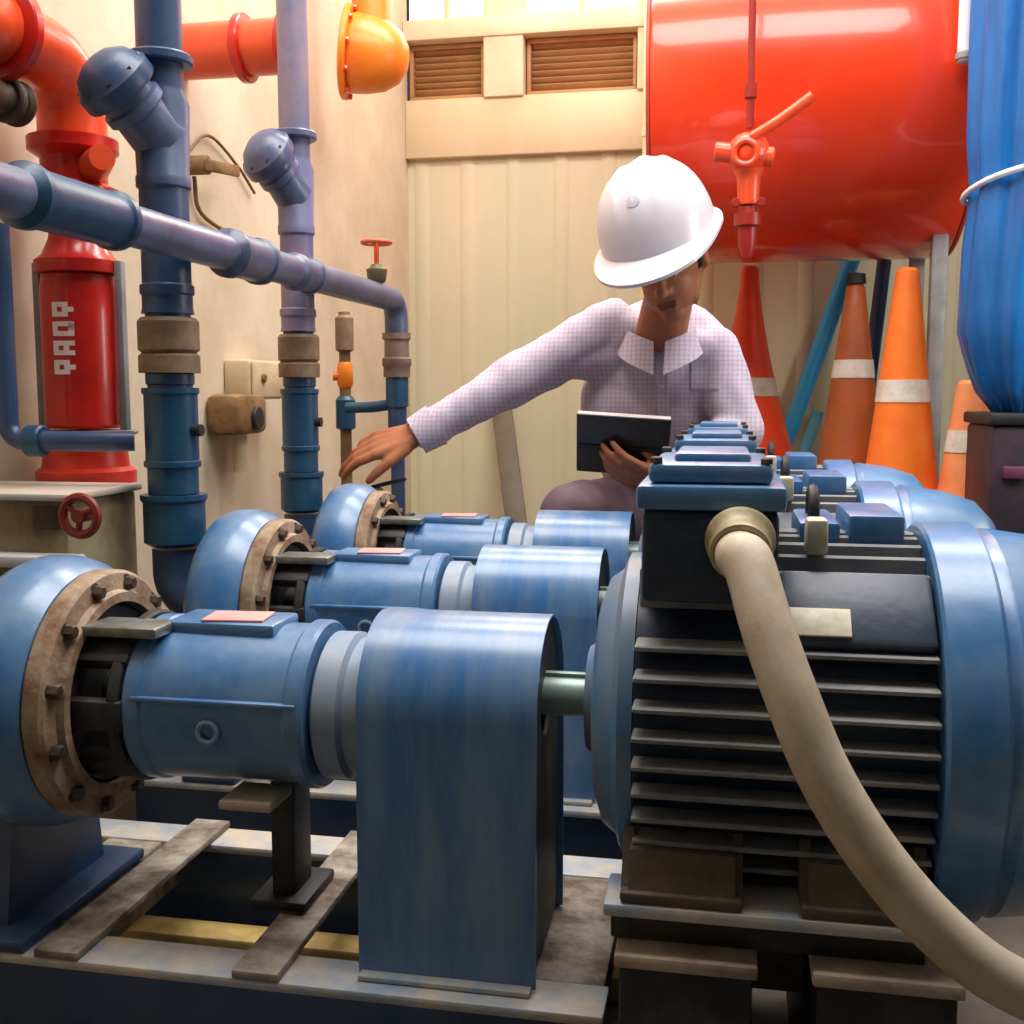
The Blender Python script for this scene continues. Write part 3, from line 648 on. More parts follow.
MB().tube([(XL + 0.012, q5.y + 0.02, q5.z - 0.02), (XL + 0.012, q5.y + 0.05, q5.z - 0.10), (XL + 0.012, q5.y + 0.25, q5.z - 0.13), (XL + 0.012, q5.y + 0.42, q5.z - 0.125)], 0.005, 10).build('wire', WIRE, t)
MB().tube([(XL + 0.012, q5.y - 0.02, q5.z + 0.02), (XL + 0.012, q5.y + 0.10, q5.z + 0.09), (XL + 0.012, q5.y + 0.26, q5.z + 0.05), (XL + 0.012, q5.y + 0.36, q5.z + 0.0)], 0.004, 10).build('cable', WIRE, t)

# tan valve cabinet on the left, behind the nearest pump
zt0 = at(70, 486, Y=1.62).z; zl = at(100, 549, Y=1.55).z
t = thing('valve_cabinet', 'low tan cabinet with dark red handwheel behind the nearest pump', 'cabinet', (-1.08, 1.62, 0))
MB().span((-1.235, 1.50, 0.0), (-0.975, 1.70, zt0 - 0.012), bev=0.006).build('body', CABM, t)
MB().span((-1.24, 1.485, zt0 - 0.0115), (-0.962, 1.70, zt0), bev=0.004).build('top', CABT, t)
MB().span((-1.24, 1.455, zl - 0.018), (-0.945, 1.4995, zl), bev=0.004).build('ledge', CABT, t)
for i, (a, b) in enumerate((((-1.22, 1.492, zl + 0.02), (-1.12, 1.4995, zt0 - 0.03)), ((-1.03, 1.492, zt0 - 0.055), (-0.985, 1.4995, zt0 - 0.02)))):
    MB().span(a, b, bev=0.003).build('panel', mat('olive_panel%d' % i, (104, 92, 56) if i == 0 else (60, 48, 34), 0.6), t)
ph = at(80, 516, Y=1.47)
h = MB().torus(ph, (0, 1, 0), 0.028, 0.007, 32, 8).cyl(ph + V((0, -0.008, 0)), ph + V((0, 0.022, 0)), 0.010, seg=16)
for k in range(3):
    a = 2 * PI * k / 3 + 0.4; h.cyl(ph, ph + V((0.028 * math.cos(a), 0, 0.028 * math.sin(a))), 0.005, seg=8)
hw = h.build('handwheel', mat('dark_red_wheel', (128, 36, 26), 0.45), t)

# ------------------------------------------------------------------ right side: tank, valve, cones, poles, tarpaulin
tx0, tx1, ty, tz, tr = -0.222, 0.648, 3.60, 1.645, 0.485
t = thing('red_tank', 'large glossy red horizontal tank behind the person\'s helmet', 'tank', ((tx0 + tx1) / 2, ty, tz))
L = tx1 - tx0
MB().lathe((tx0, ty, tz), xa, [(0.0, 0), (0.0, tr - 0.012), (0.004, tr - 0.003), (0.012, tr), (L - 0.012, tr), (L - 0.004, tr - 0.003), (L, tr - 0.012), (L, 0)], 128).build('shell', TANK, t)
MB().ring((tx1 + 0.003, ty, tz), xa, tr + 0.002, tr - 0.03, 0.01, 96).build('end_rim', mat('dull_red_rim', (190, 70, 56), 0.4), t)
MB().ring((tx0 - 0.003, ty, tz), xa, tr + 0.002, tr - 0.03, 0.01, 96).build('end_rim', MATS['dull_red_rim'], t)
for xx in (0.60, -0.12):
    for yy in (3.42, 3.80):
        zz = tz - math.sqrt(tr ** 2 - (yy - ty) ** 2) + 0.01
        MB().span((xx - 0.022, yy - 0.022, 0.401), (xx + 0.022, yy + 0.022, zz), bev=0.004).build('leg', GREY, t)
# hanging red valve line
xr, yr = 0.047, 2.86
def zv(py): return at(750, py, Y=yr).z
t = thing('hanging_valve', 'red lever valve hanging on a thin drop pipe before the red tank', 'valve', (xr, yr, zv(150)))
MB().cyl((xr, yr, zv(128)), (xr, yr, CEIL), 0.009, seg=16).build('drop_pipe', mat('dark_red_pipe', (150, 30, 18), 0.4), t)
MB().lathe((xr, yr, 0), up, [(zv(98), 0.0), (zv(98), 0.015), (zv(84), 0.015), (zv(84), 0)], 20).build('union', MATS['dark_red_pipe'], t)
MB().ball((xr - 0.002, yr, zv(152)), (0.052, 0.045, 0.048)).cyl((xr - 0.085, yr, zv(150)), (xr + 0.06, yr, zv(158)), 0.024, seg=24, bev=0.004).lathe((xr, yr, 0), up, [(zv(205), 0), (zv(205), 0.026), (zv(178), 0.03), (zv(170), 0.04)], 24).build('body', ORNG, t)
MB().torus((xr - 0.01, yr - 0.045, zv(156)), (0, 1, 0), 0.028, 0.008, 28, 8).build('rim', ORNG, t)
lv0, lv1 = V((xr + 0.005, yr - 0.03, zv(140))), V((xr + 0.145, yr - 0.05, zv(104)))
MB().tube([lv0, (lv0 + lv1) / 2 + V((0, 0, -0.004)), lv1], 0.013, 14).build('lever', ORNG, t)
MB().lathe((xr, yr, 0), up, [(zv(258), 0), (zv(258), 0.012), (zv(245), 0.022), (zv(228), 0.024), (zv(226), 0.034), (zv(214), 0.034), (zv(212), 0.022), (zv(206), 0.02), (zv(206), 0)], 24).build('outlet', MATS['dark_red_pipe'], t)
MB().hexnut((xr - 0.03, yr - 0.03, zv(205)), (0, -1, 0), 0.012, 0.014).build('bolt', MATS['dark_red_pipe'], t)
MB().hexnut((xr + 0.03, yr - 0.03, zv(205)), (0, -1, 0), 0.012, 0.014).build('bolt', MATS['dark_red_pipe'], t)

def cone(px, apy, Y, bpy_, hw_base, mc, band, label, tip=False, rtop=0.018, sq=0.17, pw=1.0):
    ap = at(px, apy, Y=Y); zb = 0.401; H = ap.z - zb
    t = thing('traffic_cone', label, 'traffic cone', (ap.x, Y, zb), 'traffic cones under the red tank')
    rb = hw_base
    def rz(z): return rtop + (rb - rtop) * max(0.0, 1 - (z - 0.03) / (H - 0.03)) ** pw
    zz = lambda py: at(px, py, Y=Y).z - zb
    p = [(0.028, 0.0), (0.028, rb + 0.02), (0.045, rb + 0.004)] + [(0.06 + (H - 0.07) * k / 10, rz(0.06 + (H - 0.07) * k / 10)) for k in range(11)] + [(H, rtop * 0.7), (H, 0)]
    MB().lathe((ap.x, Y, zb), up, p, 48).build('cone_body', mc, t)
    MB().box((ap.x, Y, zb + 0.014), (2 * sq, 2 * sq, 0.028), bev=0.01).build('base_plate', mc if not tip else BLACKR, t)
    za, zc_ = zz(band[1]), zz(band[0])
    MB().lathe((ap.x, Y, zb), up, [(za, rz(za) - 0.002), (za, rz(za) + 0.0025), (zc_, rz(zc_) + 0.0025), (zc_, rz(zc_) - 0.002)], 48, closed=True).build('reflective_band', REFL, t)
    if tip: MB().lathe((ap.x, Y, zb), up, [(H + 0.0005, 0), (H + 0.0005, rtop + 0.004), (H + 0.03, rtop + 0.001), (H + 0.035, 0)], 24).build('tip_cap', BLACKR, t)
    return t
cone(750, 266, 3.98, 478, 0.200, CONER, (378, 396), 'red orange traffic cone half hidden by the person\'s shoulder', rtop=0.030, sq=0.205, pw=1.5)
cone(856, 284, 3.52, 500, 0.110, CONED, (360, 378), 'shade-darkened orange traffic cone with a black tip', tip=True, rtop=0.026, sq=0.125)
cone(908, 268, 3.27, 512, 0.108, CONE, (380, 402), 'bright orange traffic cone, tallest in front of the grey tank leg', rtop=0.030, sq=0.112)
cone(972, 380, 3.20, 525, 0.084, CONEP, (430, 452), 'short peach orange traffic cone beside the blue tarpaulin roll', rtop=0.036, sq=0.092)

def pole(a, b, r, m, label, name='pole', rings=True):
    a, b = V(a), V(b); t = thing(name, label, 'pole', tuple(a), 'poles leaning behind the cones')
    MB().cyl(a, b, r, seg=20, bev=0.002).build('shaft', m, t)
    d = (b - a).normalized()
    MB().cyl(a - d * 0.004, a + d * 0.03, r + 0.003, seg=20).build('end_cap', BLACKR if m is not TEALR else TEALR, t)
def foot(pxa, pya, pxb, pyb, Y):
    """extend the seen stretch of a pole down to the plinth and up a little"""
    A, B = at(pxa, pya, Y=Y), at(pxb, pyb, Y=Y); d = (B - A)
    k = (0.41 - A.z) / d.z
    return A + d * k, A + d * 1.25
a, b = foot(790, 430, 844, 282, 4.22); pole(a, b, 0.030, SKYB, 'bright sky blue pole leaning between the red orange and shade-darkened orange cones')
a, b = foot(808, 440, 830, 380, 4.20); pole(a, a + (b - a) * 0.62, 0.022, TEALR, 'short pale teal pole leaning beside the sky blue pole')
a, b = foot(872, 360, 882, 280, 4.0); pole(a, b, 0.024, DBLUE, 'dark blue pole between the two tallest orange cones')

# rolled tarpaulin on a crate
cb = at(1010, 412, Y=2.88); ctop = cb.z
tcx = at(1030, 250, Y=2.88).x + 0.012; tcy = 2.90
t = thing('storage_crate', 'black storage crate at the right edge under the blue tarpaulin', 'crate', (tcx, tcy, 0.0))
cx0, cx1 = tcx - 0.105, tcx + 0.30
MB().span((cx0, 2.76, 0.0), (cx1, 3.04, ctop - 0.03), bev=0.01).build('body', CRATE, t)
MB().span((cx0 - 0.008, 2.752, ctop - 0.0295), (cx1 + 0.008, 3.05, ctop - 0.001), bev=0.006).build('lid', BLACKR, t)
MB().box((cx0 + 0.05, 2.752, ctop - 0.14), (0.05, 0.014, 0.03), bev=0.005).build('latch', mat('purple_latch', (92, 44, 74), 0.5), t)
t = thing('tarpaulin_roll', 'tall upright roll of bright blue tarpaulin tied with white cord', 'tarpaulin', (tcx, tcy, ctop))
m = MB(); rings = []; N = 96; H = CEIL - 0.25 - ctop
for i in range(41):
    f = i / 40; zz = ctop + f * H
    ring = []
    rb = 0.158 * (0.42 + 0.58 * min(1, (f / 0.10)) ** 0.6) if f < 0.10 else 0.158
    if abs(zz - 1.235) < 0.12: rb *= 0.93 + 0.07 * abs(zz - 1.235) / 0.12
    for k in range(N):
        a = 2 * PI * k / N
        fold = 0.010 * math.sin(9 * a + 1.5 * math.sin(3 * zz)) + 0.007 * math.sin(17 * a - 2.2 * zz) + 0.006 * noise.noise(V((3 * math.cos(a), 3 * math.sin(a), zz * 1.3)))
        r = rb + fold * (0.5 + 0.5 * math.sin(zz * 2 + 1) ** 2)
        ring.append(m.bm.verts.new((tcx + r * math.cos(a), tcy + r * math.sin(a) * 0.9, zz)))
    rings.append(ring)
for i in range(40):
    for k in range(N): m.bm.faces.new((rings[i][k], rings[i][(k + 1) % N], rings[i + 1][(k + 1) % N], rings[i + 1][k]))
m.bm.faces.new(rings[0][::-1]); m.bm.faces.new(rings[-1])
m.build('sheet', TARP, t, ang=60)
MB().tube([(tcx + 0.163 * math.cos(a), tcy + 0.149 * math.sin(a), 1.275 + 0.05 * math.cos(a) + 0.012 * math.sin(2 * a)) for a in [2 * PI * k / 40 for k in range(41)]], 0.0075, 10, smooth=False).build('cord', CORD, t)
MB().cyl((tcx, tcy, CEIL - 0.26), (tcx, tcy, CEIL), 0.012, seg=12).build('hanging_rope', CORD, t)
# added white tube, stands in for the highlight at the tarpaulin top
q6 = at(973, 30, Y=3.0)
t = thing('tarp_highlight', 'white strip standing in for the highlight between the red tank and the blue tarpaulin', 'tube', (q6.x, 3.02, 1.6))
MB().cyl((q6.x, 3.07, at(973, 62, Y=3.07).z), (q6.x, 3.07, CEIL), 0.022, seg=24, bev=0.004).build('tube', CORD, t)
MB().ring((q6.x, 3.07, at(973, 60, Y=3.07).z + 0.01), up, 0.026, 0.018, 0.02).build('end_ring', GREY, t)
# grey post behind the man and cream pipe by the tank
B = at(499, 388, Y=YB - 0.03); pm = at(516, 520, Y=3.95)
A = B + (pm - B) * ((B.z - 0.004) / (B.z - pm.z))
t = thing('leaning_bar', 'grey brown flat bar leaning against the cream wall behind the reaching arm', 'bar', tuple(A))
dv = (B - A).normalized(); u = V((1, 0, 0)); u = (u - dv * u.dot(dv)).normalized(); wv = dv.cross(u)
MB().box((A + B) / 2, (0.078, 0.018, (B - A).length), rot=Matrix((u, wv, dv)).transposed(), bev=0.003).build('bar', mat('grey_brown_bar', (98, 88, 72), 0.6, wear=(84, 74, 60), amount=0.4), t)
MB().box(A + dv * 0.03, (0.086, 0.026, 0.05), rot=Matrix((u, wv, dv)).transposed(), bev=0.003).build('foot_cap', BLACKR, t)
q7 = at(647, 100, Y=4.2)
t = thing('cream_pipe', 'thin cream vertical pipe along the left end of the red tank', 'pipe', (q7.x, 4.2, 0))
MB().cyl((q7.x, 4.19, 0.402), (q7.x, 4.19, CEIL), 0.014, seg=20).build('tube', BEAM, t)
MB().ring((q7.x, 4.19, 1.70), up, 0.018, 0.013, 0.03).build('coupling', BEAM, t)

# ------------------------------------------------------------------ the man
def fuse(mb, name, m, parent, voxel, smooth_it=6, ripple=0.0, rscale=9.0, fac=0.5):
    """one continuous surface out of the shapes collected in mb"""
    me = bpy.data.meshes.new(name); bmesh.ops.recalc_face_normals(mb.bm, faces=mb.bm.faces[:]); mb.bm.to_mesh(me); mb.bm.free()
    o = bpy.data.objects.new(name + '_tmp', me); COL.objects.link(o)
    r = o.modifiers.new('r', 'REMESH'); r.mode = 'VOXEL'; r.voxel_size = voxel
    s = o.modifiers.new('s', 'SMOOTH'); s.iterations = smooth_it; s.factor = fac
    dg = bpy.context.evaluated_depsgraph_get(); dg.update()
    new = bpy.data.meshes.new_from_object(o.evaluated_get(dg))
    bpy.data.objects.remove(o)
    if ripple > 0:
        ns = [v.normal.copy() for v in new.vertices]
        for v, n in zip(new.vertices, ns):
            p = v.co * rscale
            v.co += n * ripple * (noise.noise(p) + 0.6 * noise.noise(V((p.x * 2.3, p.y * 2.3, p.z * 1.1 + p.x))) )
    new.materials.clear(); new.materials.append(m)
    for p in new.polygons: p.use_smooth = True
    new.name = name
    ob = bpy.data.objects.new(name, new); COL.objects.link(ob)
    if parent is not None: ob.parent = parent; 
    return ob

HR, HL = V((-0.205, 2.80, 0.45)), V((-0.03, 2.82, 0.45))
PEL, WST, CH = V((-0.12, 2.80, 0.47)), V((-0.136, 2.72, 0.62)), V((-0.145, 2.62, 0.81))
SR, SL = at(612, 326, Y=2.56), at(716, 350, Y=2.57)
ELR, WRR = at(515, 380, Y=2.53), at(420, 434, Y=2.47)
ELL, WRL = V((0.030, 2.53, 0.665)), at(676, 478, Y=2.385)
NB = at(660, 338, Y=2.52)
KR, AR = V((-0.335, 2.445, 0.475)), V((-0.335, 2.665, 0.095))
KL, AL = V((0.03, 2.64, 0.085)), V((0.05, 2.985, 0.085))
hf = V((-0.11, -0.87, -0.46)).normalized()
hl = V((math.cos(math.radians(17)), 0, math.sin(math.radians(17)))); hl = (hl - hf * hl.dot(hf)).normalized()
hu = hf.cross(hl).normalized()
HB = at(658, 233, Y=2.36)            # centre of the helmet rim
HC = HB - hu * 0.056                  # centre of the skull
HM = Matrix((hl, -hf, hu)).transposed()
def hp(l, f, u): return HC + hl * l + hf * f + hu * u

b = MB()
b.ball(HC + hu * 0.012 - hf * 0.005, (0.076, 0.095, 0.098), HM)
b.ball(hp(0, 0.028, -0.050), (0.058, 0.066, 0.066), HM)
b.ball(hp(0, 0.068, -0.098), (0.027, 0.024, 0.020), HM)          # chin
b.cap(hp(-0.038, 0.03, -0.085), hp(-0.055, -0.015, -0.035), 0.018, 0.018)
b.cap(hp(0.038, 0.03, -0.085), hp(0.055, -0.015, -0.035), 0.018, 0.018)
b.cap(hp(0, 0.090, -0.004), hp(0, 0.112, -0.036), 0.008, 0.012)  # nose
b.ball(hp(-0.012, 0.099, -0.040), 0.009).ball(hp(0.012, 0.099, -0.040), 0.009)
b.cap(hp(-0.040, 0.080, 0.016), hp(-0.012, 0.090, 0.013), 0.008, 0.008).cap(hp(0.040, 0.080, 0.016), hp(0.012, 0.090, 0.013), 0.008, 0.008)
b.cap(hp(-0.020, 0.087, -0.066), hp(0.020, 0.087, -0.066), 0.006, 0.006).cap(hp(-0.016, 0.086, -0.076), hp(0.016, 0.086, -0.076), 0.007, 0.007)
for sx in (-1, 1): b.ball(hp(sx * 0.078, -0.012, -0.014), (0.009, 0.020, 0.032), HM)
b.cap(HC - hu * 0.05 - hf * 0.02, NB, 0.052, 0.058)
b.cap(NB, CH + V((0, 0.01, 0.06)), 0.060, 0.10)
b.cap(NB + V((0, 0.02, -0.03)), SR, 0.036, 0.040).cap(NB + V((0, 0.02, -0.03)), SL, 0.036, 0.040)
b.ball(CH, (0.145, 0.098, 0.14)).ball(WST, (0.125, 0.095, 0.14)).ball(PEL, (0.15, 0.11, 0.10))
b.cap(SR, ELR, 0.044, 0.040).cap(ELR, WRR, 0.040, 0.027)
b.cap(SL, ELL, 0.042, 0.040).cap(ELL, WRL, 0.040, 0.027)
b.cap(HR, KR, 0.080, 0.056).cap(KR, AR, 0.054, 0.036).cap(HL, KL, 0.080, 0.056).cap(KL, AL, 0.054, 0.036)
b.cap(AR, AR + V((0, -0.10, -0.055)), 0.034, 0.026).cap(AL, AL + V((0, 0.05, -0.03)), 0.034, 0.028)
def hand(b, wr, fd, pn, side, curl, spread=0.018, thumb_dir=None, s=1.0, tcurl=0.6):
    """wr wrist, fd finger direction, pn direction the palm faces, side = direction towards the thumb"""
    fd = V(fd).normalized(); pn = V(pn); pn = (pn - fd * pn.dot(fd)).normalized(); sd = fd.cross(pn)
    if sd.dot(V(side)) < 0: sd = -sd
    tips = []
    lens = [(0.040, 0.026, 0.020), (0.044, 0.029, 0.021), (0.041, 0.027, 0.020), (0.032, 0.021, 0.018)]
    for i in range(4):
        off = (1.5 - i) * 0.0195 * s
        kn = wr + fd * (0.088 - abs(1.2 - i) * 0.005) * s + sd * off
        b.cap(wr + sd * off * 0.55 + fd * 0.008, kn, 0.0165 * s, 0.0115 * s)
        p = kn; a = curl[i] * 0.55
        for j, Ls in enumerate(lens[i]):
            dirv = fd * math.cos(a) + pn * math.sin(a) + sd * (1.5 - i) * spread
            q = p + dirv.normalized() * Ls * s
            b.cap(p, q, (0.0098 - 0.0009 * j) * s, (0.0092 - 0.0011 * j) * s); p = q; a += curl[i]
        tips.append(p)
    tb = wr + fd * 0.026 * s + sd * 0.026 * s + pn * 0.006
    td = (fd * 0.72 + sd * 0.6 + pn * 0.45).normalized() if thumb_dir is None else V(thumb_dir).normalized()
    t1 = tb + td * 0.040 * s; td2 = (td + fd * 0.35 + pn * tcurl * 0.5 - sd * tcurl * 0.35).normalized()
    t2 = t1 + td2 * 0.032 * s; t3 = t2 + (td2 + pn * tcurl * 0.5 + fd * 0.2).normalized() * 0.025 * s
    b.cap(wr + fd * 0.012 + sd * 0.010, tb, 0.018 * s, 0.016 * s).cap(tb, t1, 0.0155 * s, 0.0115 * s).cap(t1, t2, 0.0112 * s, 0.010 * s).cap(t2, t3, 0.0102 * s, 0.008 * s)
    return tips
fdr = (at(335, 456, Y=2.43) - WRR).normalized()
hand(b, WRR + fdr * 0.012, fdr, V((0.0, 0.62, -0.80)), V((0, -0.8, -0.6)), (0.30, 0.38, 0.50, 0.58), thumb_dir=fdr * 0.75 + V((0.05, -0.38, -0.50)), s=1.16)
# left hand closed on the lower corner of the tablet
TT, TBm = at(624, 416, Y=2.255), at(622, 463, Y=2.335)
tu = (TT - TBm).normalized(); tl = V((1, 0.0, 0.0)); tl = (tl - tu * tl.dot(tu)).normalized(); tn = tl.cross(tu)  # tn points to the man or the camera
if tn.y > 0: tn = -tn
TC = (TT + TBm) / 2; TW, TH = 0.194, (TT - TBm).length + 0.03
TC = TT - tu * TH / 2
TM = Matrix((tl, tn, tu)).transposed()
hw_ = TC + tl * 0.080 + tn * 0.034 - tu * (TH / 2 + 0.008)
fdl = (TC + tl * 0.035 + tn * 0.02 - tu * 0.05 - hw_).normalized()
hand(b, WRL + (hw_ - WRL) * 0.6, (fdl * 0.7 + (hw_ - WRL).normalized() * 0.5), -tn, tu, (0.35, 0.38, 0.42, 0.46), s=0.98, thumb_dir=V((-0.5, -0.35, 0.75)))
b.cap(WRL, WRL + (hw_ - WRL) * 0.6, 0.027, 0.024)
man = fuse(b, 'person', SKIN, None, 0.0042, 5)
props(man, 'crouching person in white hard hat and checked shirt, one arm stretched to the pumps', 'person')

# clothing
s = MB()
s.ball(CH + V((0, 0, 0.0)), (0.172, 0.118, 0.160)).ball(WST + V((-0.008, 0, 0)), (0.166, 0.122, 0.165)).ball(PEL + V((0, 0, 0.035)), (0.165, 0.125, 0.085))
s.ball(CH + V((-0.030, 0.008, -0.09)), (0.165, 0.112, 0.15))
s.cap(NB + V((0, 0.022, -0.045)), CH, 0.072, 0.11)
s.cap(NB + V((-0.02, 0.015, -0.028)), SR, 0.050, 0.060).cap(NB + V((0.02, 0.015, -0.028)), SL, 0.048, 0.052)
s.cap(SR, ELR, 0.064, 0.060).cap(ELR, WRR - (WRR - ELR).normalized() * 0.02, 0.057, 0.044)
s.cap(SR + V((0.03, 0.02, -0.06)), (SR + ELR) / 2 + V((0.02, 0, -0.01)), 0.07, 0.05)
s.cap(SL, ELL, 0.056, 0.058).cap(ELL, WRL - (WRL - ELL).normalized() * 0.03, 0.057, 0.044)
shirt = fuse(s, 'shirt', SHIRT, man, 0.0065, 5, ripple=0.007, rscale=11)
tr_ = MB()
tr_.ball(PEL + V((0, 0, -0.01)), (0.172, 0.13, 0.105)).cap(HR, KR, 0.094, 0.074).cap(KR, AR + V((0, 0, 0.02)), 0.070, 0.055).cap(HL, KL + V((0, 0, 0.008)), 0.094, 0.070).cap(KL + V((0, 0, 0.008)), AL + V((0, -0.04, 0.01)), 0.068, 0.054)
trousers = fuse(tr_, 'trousers', TROU, man, 0.008, 5, ripple=0.006, rscale=10)
for A_, dirv in ((AR, V((0, -1, 0))), (AL, V((0, 0.1, -1)))):
    sh = MB()
    if dirv.y < -0.5:
        sh.cap(A_ + V((0, 0.035, -0.05)), A_ + V((0, -0.13, -0.055)), 0.042, 0.036).cap(A_ + V((0, 0.01, 0.0)), A_ + V((0, 0.02, -0.04)), 0.045, 0.045)
    else:
        sh.cap(A_ + V((0, 0.02, 0.0)), A_ + V((0, 0.07, -0.03)), 0.044, 0.040).cap(A_ + V((0, 0.07, -0.03)), A_ + V((0, 0.06, -0.05)), 0.038, 0.032)
    fuse(sh, 'shoe', SHOE, man, 0.007, 4)
# collar, cuffs, placket, buttons
neck_d = (HC - hu * 0.05 - NB).normalized()
CB = NB + V((0, 0.010, 0.004))
cl = MB()
for sgn in (-1, 1):
    n = 14; A_ = []; B_ = []
    for k in range(n + 1):
        a = math.radians(92) - sgn * math.radians(170) * k / n         # from nape round to the throat
        f = k / n
        r0, r1 = 0.072 - 0.006 * f, 0.088 - 0.002 * f
        c0 = CB + V((r0 * math.cos(a) * 1.08, r0 * math.sin(a) * 0.98 - 0.014 * f, 0.040 - 0.056 * f ** 1.5))
        c1 = CB + V((r1 * math.cos(a) * 1.08 - sgn * 0.006 * f ** 3, r1 * math.sin(a) * 0.98 - 0.034 * f ** 2, -0.004 - 0.084 * f ** 1.6))
        A_.append(c0); B_.append(c1)
    th = V((0, 0, 0))
    for k in range(n):
        quad = [A_[k], A_[k + 1], B_[k + 1], B_[k]]
        nn = (quad[1] - quad[0]).cross(quad[3] - quad[0]).normalized()
        if nn.z < 0 and abs(nn.z) > 0.2: nn = -nn
        A3 = [cl.bm.verts.new(p) for p in quad]; B3 = [cl.bm.verts.new(p + (p - CB).normalized() * 0.004 + V((0, 0, 0.002))) for p in quad]
        cl.bm.faces.new(A3[::-1]); cl.bm.faces.new(B3)
        for e in range(4): cl.bm.faces.new((A3[e], A3[(e + 1) % 4], B3[(e + 1) % 4], B3[e]))
bmesh.ops.remove_doubles(cl.bm, verts=cl.bm.verts[:], dist=0.0006)
co = cl.build('collar', SHIRT, man, ang=50)
for (wr, el) in ((WRR, ELR), (WRL, ELL)):
    d = (wr - el).normalized()
    MB().lathe(wr - d * 0.045, d, [(0, 0.040), (0, 0.0505), (0.055, 0.0455), (0.055, 0.036)], 40, closed=True).build('cuff', SHIRT, man)
# button placket and pocket laid on the shirt front
from mathutils.bvhtree import BVHTree
bv = BVHTree.FromPolygons([v.co for v in shirt.data.vertices], [tuple(p.vertices) for p in shirt.data.polygons])
def front(x, z):
    h_ = bv.ray_cast(V((x, 1.9, z)), V((0, 1, 0)))
    return h_[0], h_[1]
pk = MB(); L_, Rr = [], []
for k in range(15):
    z_ = 0.865 - 0.018 * k; x_ = -0.142 + 0.0006 * k
    L_.append(front(x_ - 0.014, z_)[0]); Rr.append(front(x_ + 0.014, z_)[0])
if all(p is not None for p in L_ + Rr):
    o_ = V((0, -0.0035, 0)); grid = [[pk.bm.verts.new(p + d_) for p in row] for row, d_ in ((L_, V((0, 0.004, 0))), (L_, o_), (Rr, o_), (Rr, V((0, 0.004, 0))))]
    for i in range(3):
        for k in range(14): pk.bm.faces.new((grid[i][k], grid[i + 1][k], grid[i + 1][k + 1], grid[i][k + 1]))
    pk.build('placket', SHIRT, man, ang=50)
    for z_ in (0.83, 0.765, 0.70):
        p_, n_ = front(-0.140, z_)
        MB().disc(p_ + V((0, -0.004, 0)), (0, 1, 0), 0.0055, 0.003, 16, 0.0008).build('button', BUTT, man)
pk = MB(); G = []
for k in range(8):
    row = []
    for q_ in range(7):
        row.append(front(-0.075 + 0.010 * q_, 0.825 - 0.0095 * k)[0])
    G.append(row)
if all(p is not None for r_ in G for p in r_):
    vv = [[[pk.bm.verts.new(p + V((0, d_, 0))) for p in r_] for r_ in G] for d_ in (-0.003, 0.003)]
    for a_ in range(7):
        for b_ in range(6):
            for lay in vv: pk.bm.faces.new((lay[a_][b_], lay[a_][b_ + 1], lay[a_ + 1][b_ + 1], lay[a_ + 1][b_]))
    edge = [(0, k) for k in range(7)] + [(k, 6) for k in range(1, 8)] + [(7, k) for k in range(5, -1, -1)] + [(k, 0) for k in range(6, 0, -1)]
    for e in range(len(edge)):
        (a_, b_), (c_, d_) = edge[e], edge[(e + 1) % len(edge)]
        pk.bm.faces.new((vv[0][a_][b_], vv[0][c_][d_], vv[1][c_][d_], vv[1][a_][b_]))
    pk.build('pocket', SHIRT, man, ang=50)
# hard hat (worn): shell with ridges, brim with peak, emblem
A_, B_, H_ = 0.121, 0.146, 0.150
m = MB(); rings = []; N = 96
def brim_r(th):
    f = max(0.0, math.cos(th)); return 0.014 + 0.050 * f ** 2.2
prof = []
for i in range(19):
    ph_ = (PI / 2) * i / 18
    ring = []
    for k in range(N):
        th = 2 * PI * k / N                      # 0 = front
        l, f = math.sin(th), math.cos(th)
        rr = math.cos(ph_) ** 0.82; zz = math.sin(ph_) ** 0.95 * H_
        ridge = 1.0
        p = HB + hl * (A_ * l * rr) + hf * (B_ * f * rr) + hu * zz
        lat = abs(A_ * l * rr)
        if ph_ > 0.35:
            add = 0.006 * math.exp(-((lat) / 0.016) ** 2) + 0.004 * math.exp(-((lat - 0.045) / 0.009) ** 2)
            p += hu * add * min(1, (ph_ - 0.35) / 0.25) * (1 if i < 18 else 1)
        ring.append(p)
    rings.append(ring)
outer = []
for k in range(N):
    th = 2 * PI * k / N; w_ = brim_r(th); l, f = math.sin(th), math.cos(th)
    base_p = HB + hl * (A_ * l) + hf * (B_ * f)
    dirv = (hl * (l / A_) + hf * (f / B_)).normalized()
    outer.append((base_p + dirv * w_ - hu * (0.006 + 0.018 * max(0, f) ** 2), base_p + dirv * w_ - hu * (0.013 + 0.018 * max(0, f) ** 2), base_p - dirv * 0.006 - hu * 0.010, base_p + hu * 0.004))
loops = [[o[2] for o in outer], [o[1] for o in outer], [o[0] for o in outer]] + rings[0:18]
vl = [[m.bm.verts.new(p) for p in L_] for L_ in loops]
apex = m.bm.verts.new(sum(rings[17], V()) / N + hu * 0.003)
for i in range(len(vl) - 1):
    for k in range(N): m.bm.faces.new((vl[i][k], vl[i][(k + 1) % N], vl[i + 1][(k + 1) % N], vl[i + 1][k]))
for k in range(N): m.bm.faces.new((vl[-1][k], vl[-1][(k + 1) % N], apex))
hat = m.build('hard_hat', HELM, man, ang=40)
sol = hat.modifiers.new('shell', 'SOLIDIFY'); sol.thickness = 0.003; sol.offset = -1
ep = HB + hf * (B_ * 0.80) + hu * (H_ * 0.66) + hl * 0.0
en = (hf * 0.75 + hu * 0.66).normalized()
d_, u_, w__ = en, hl, en.cross(hl)
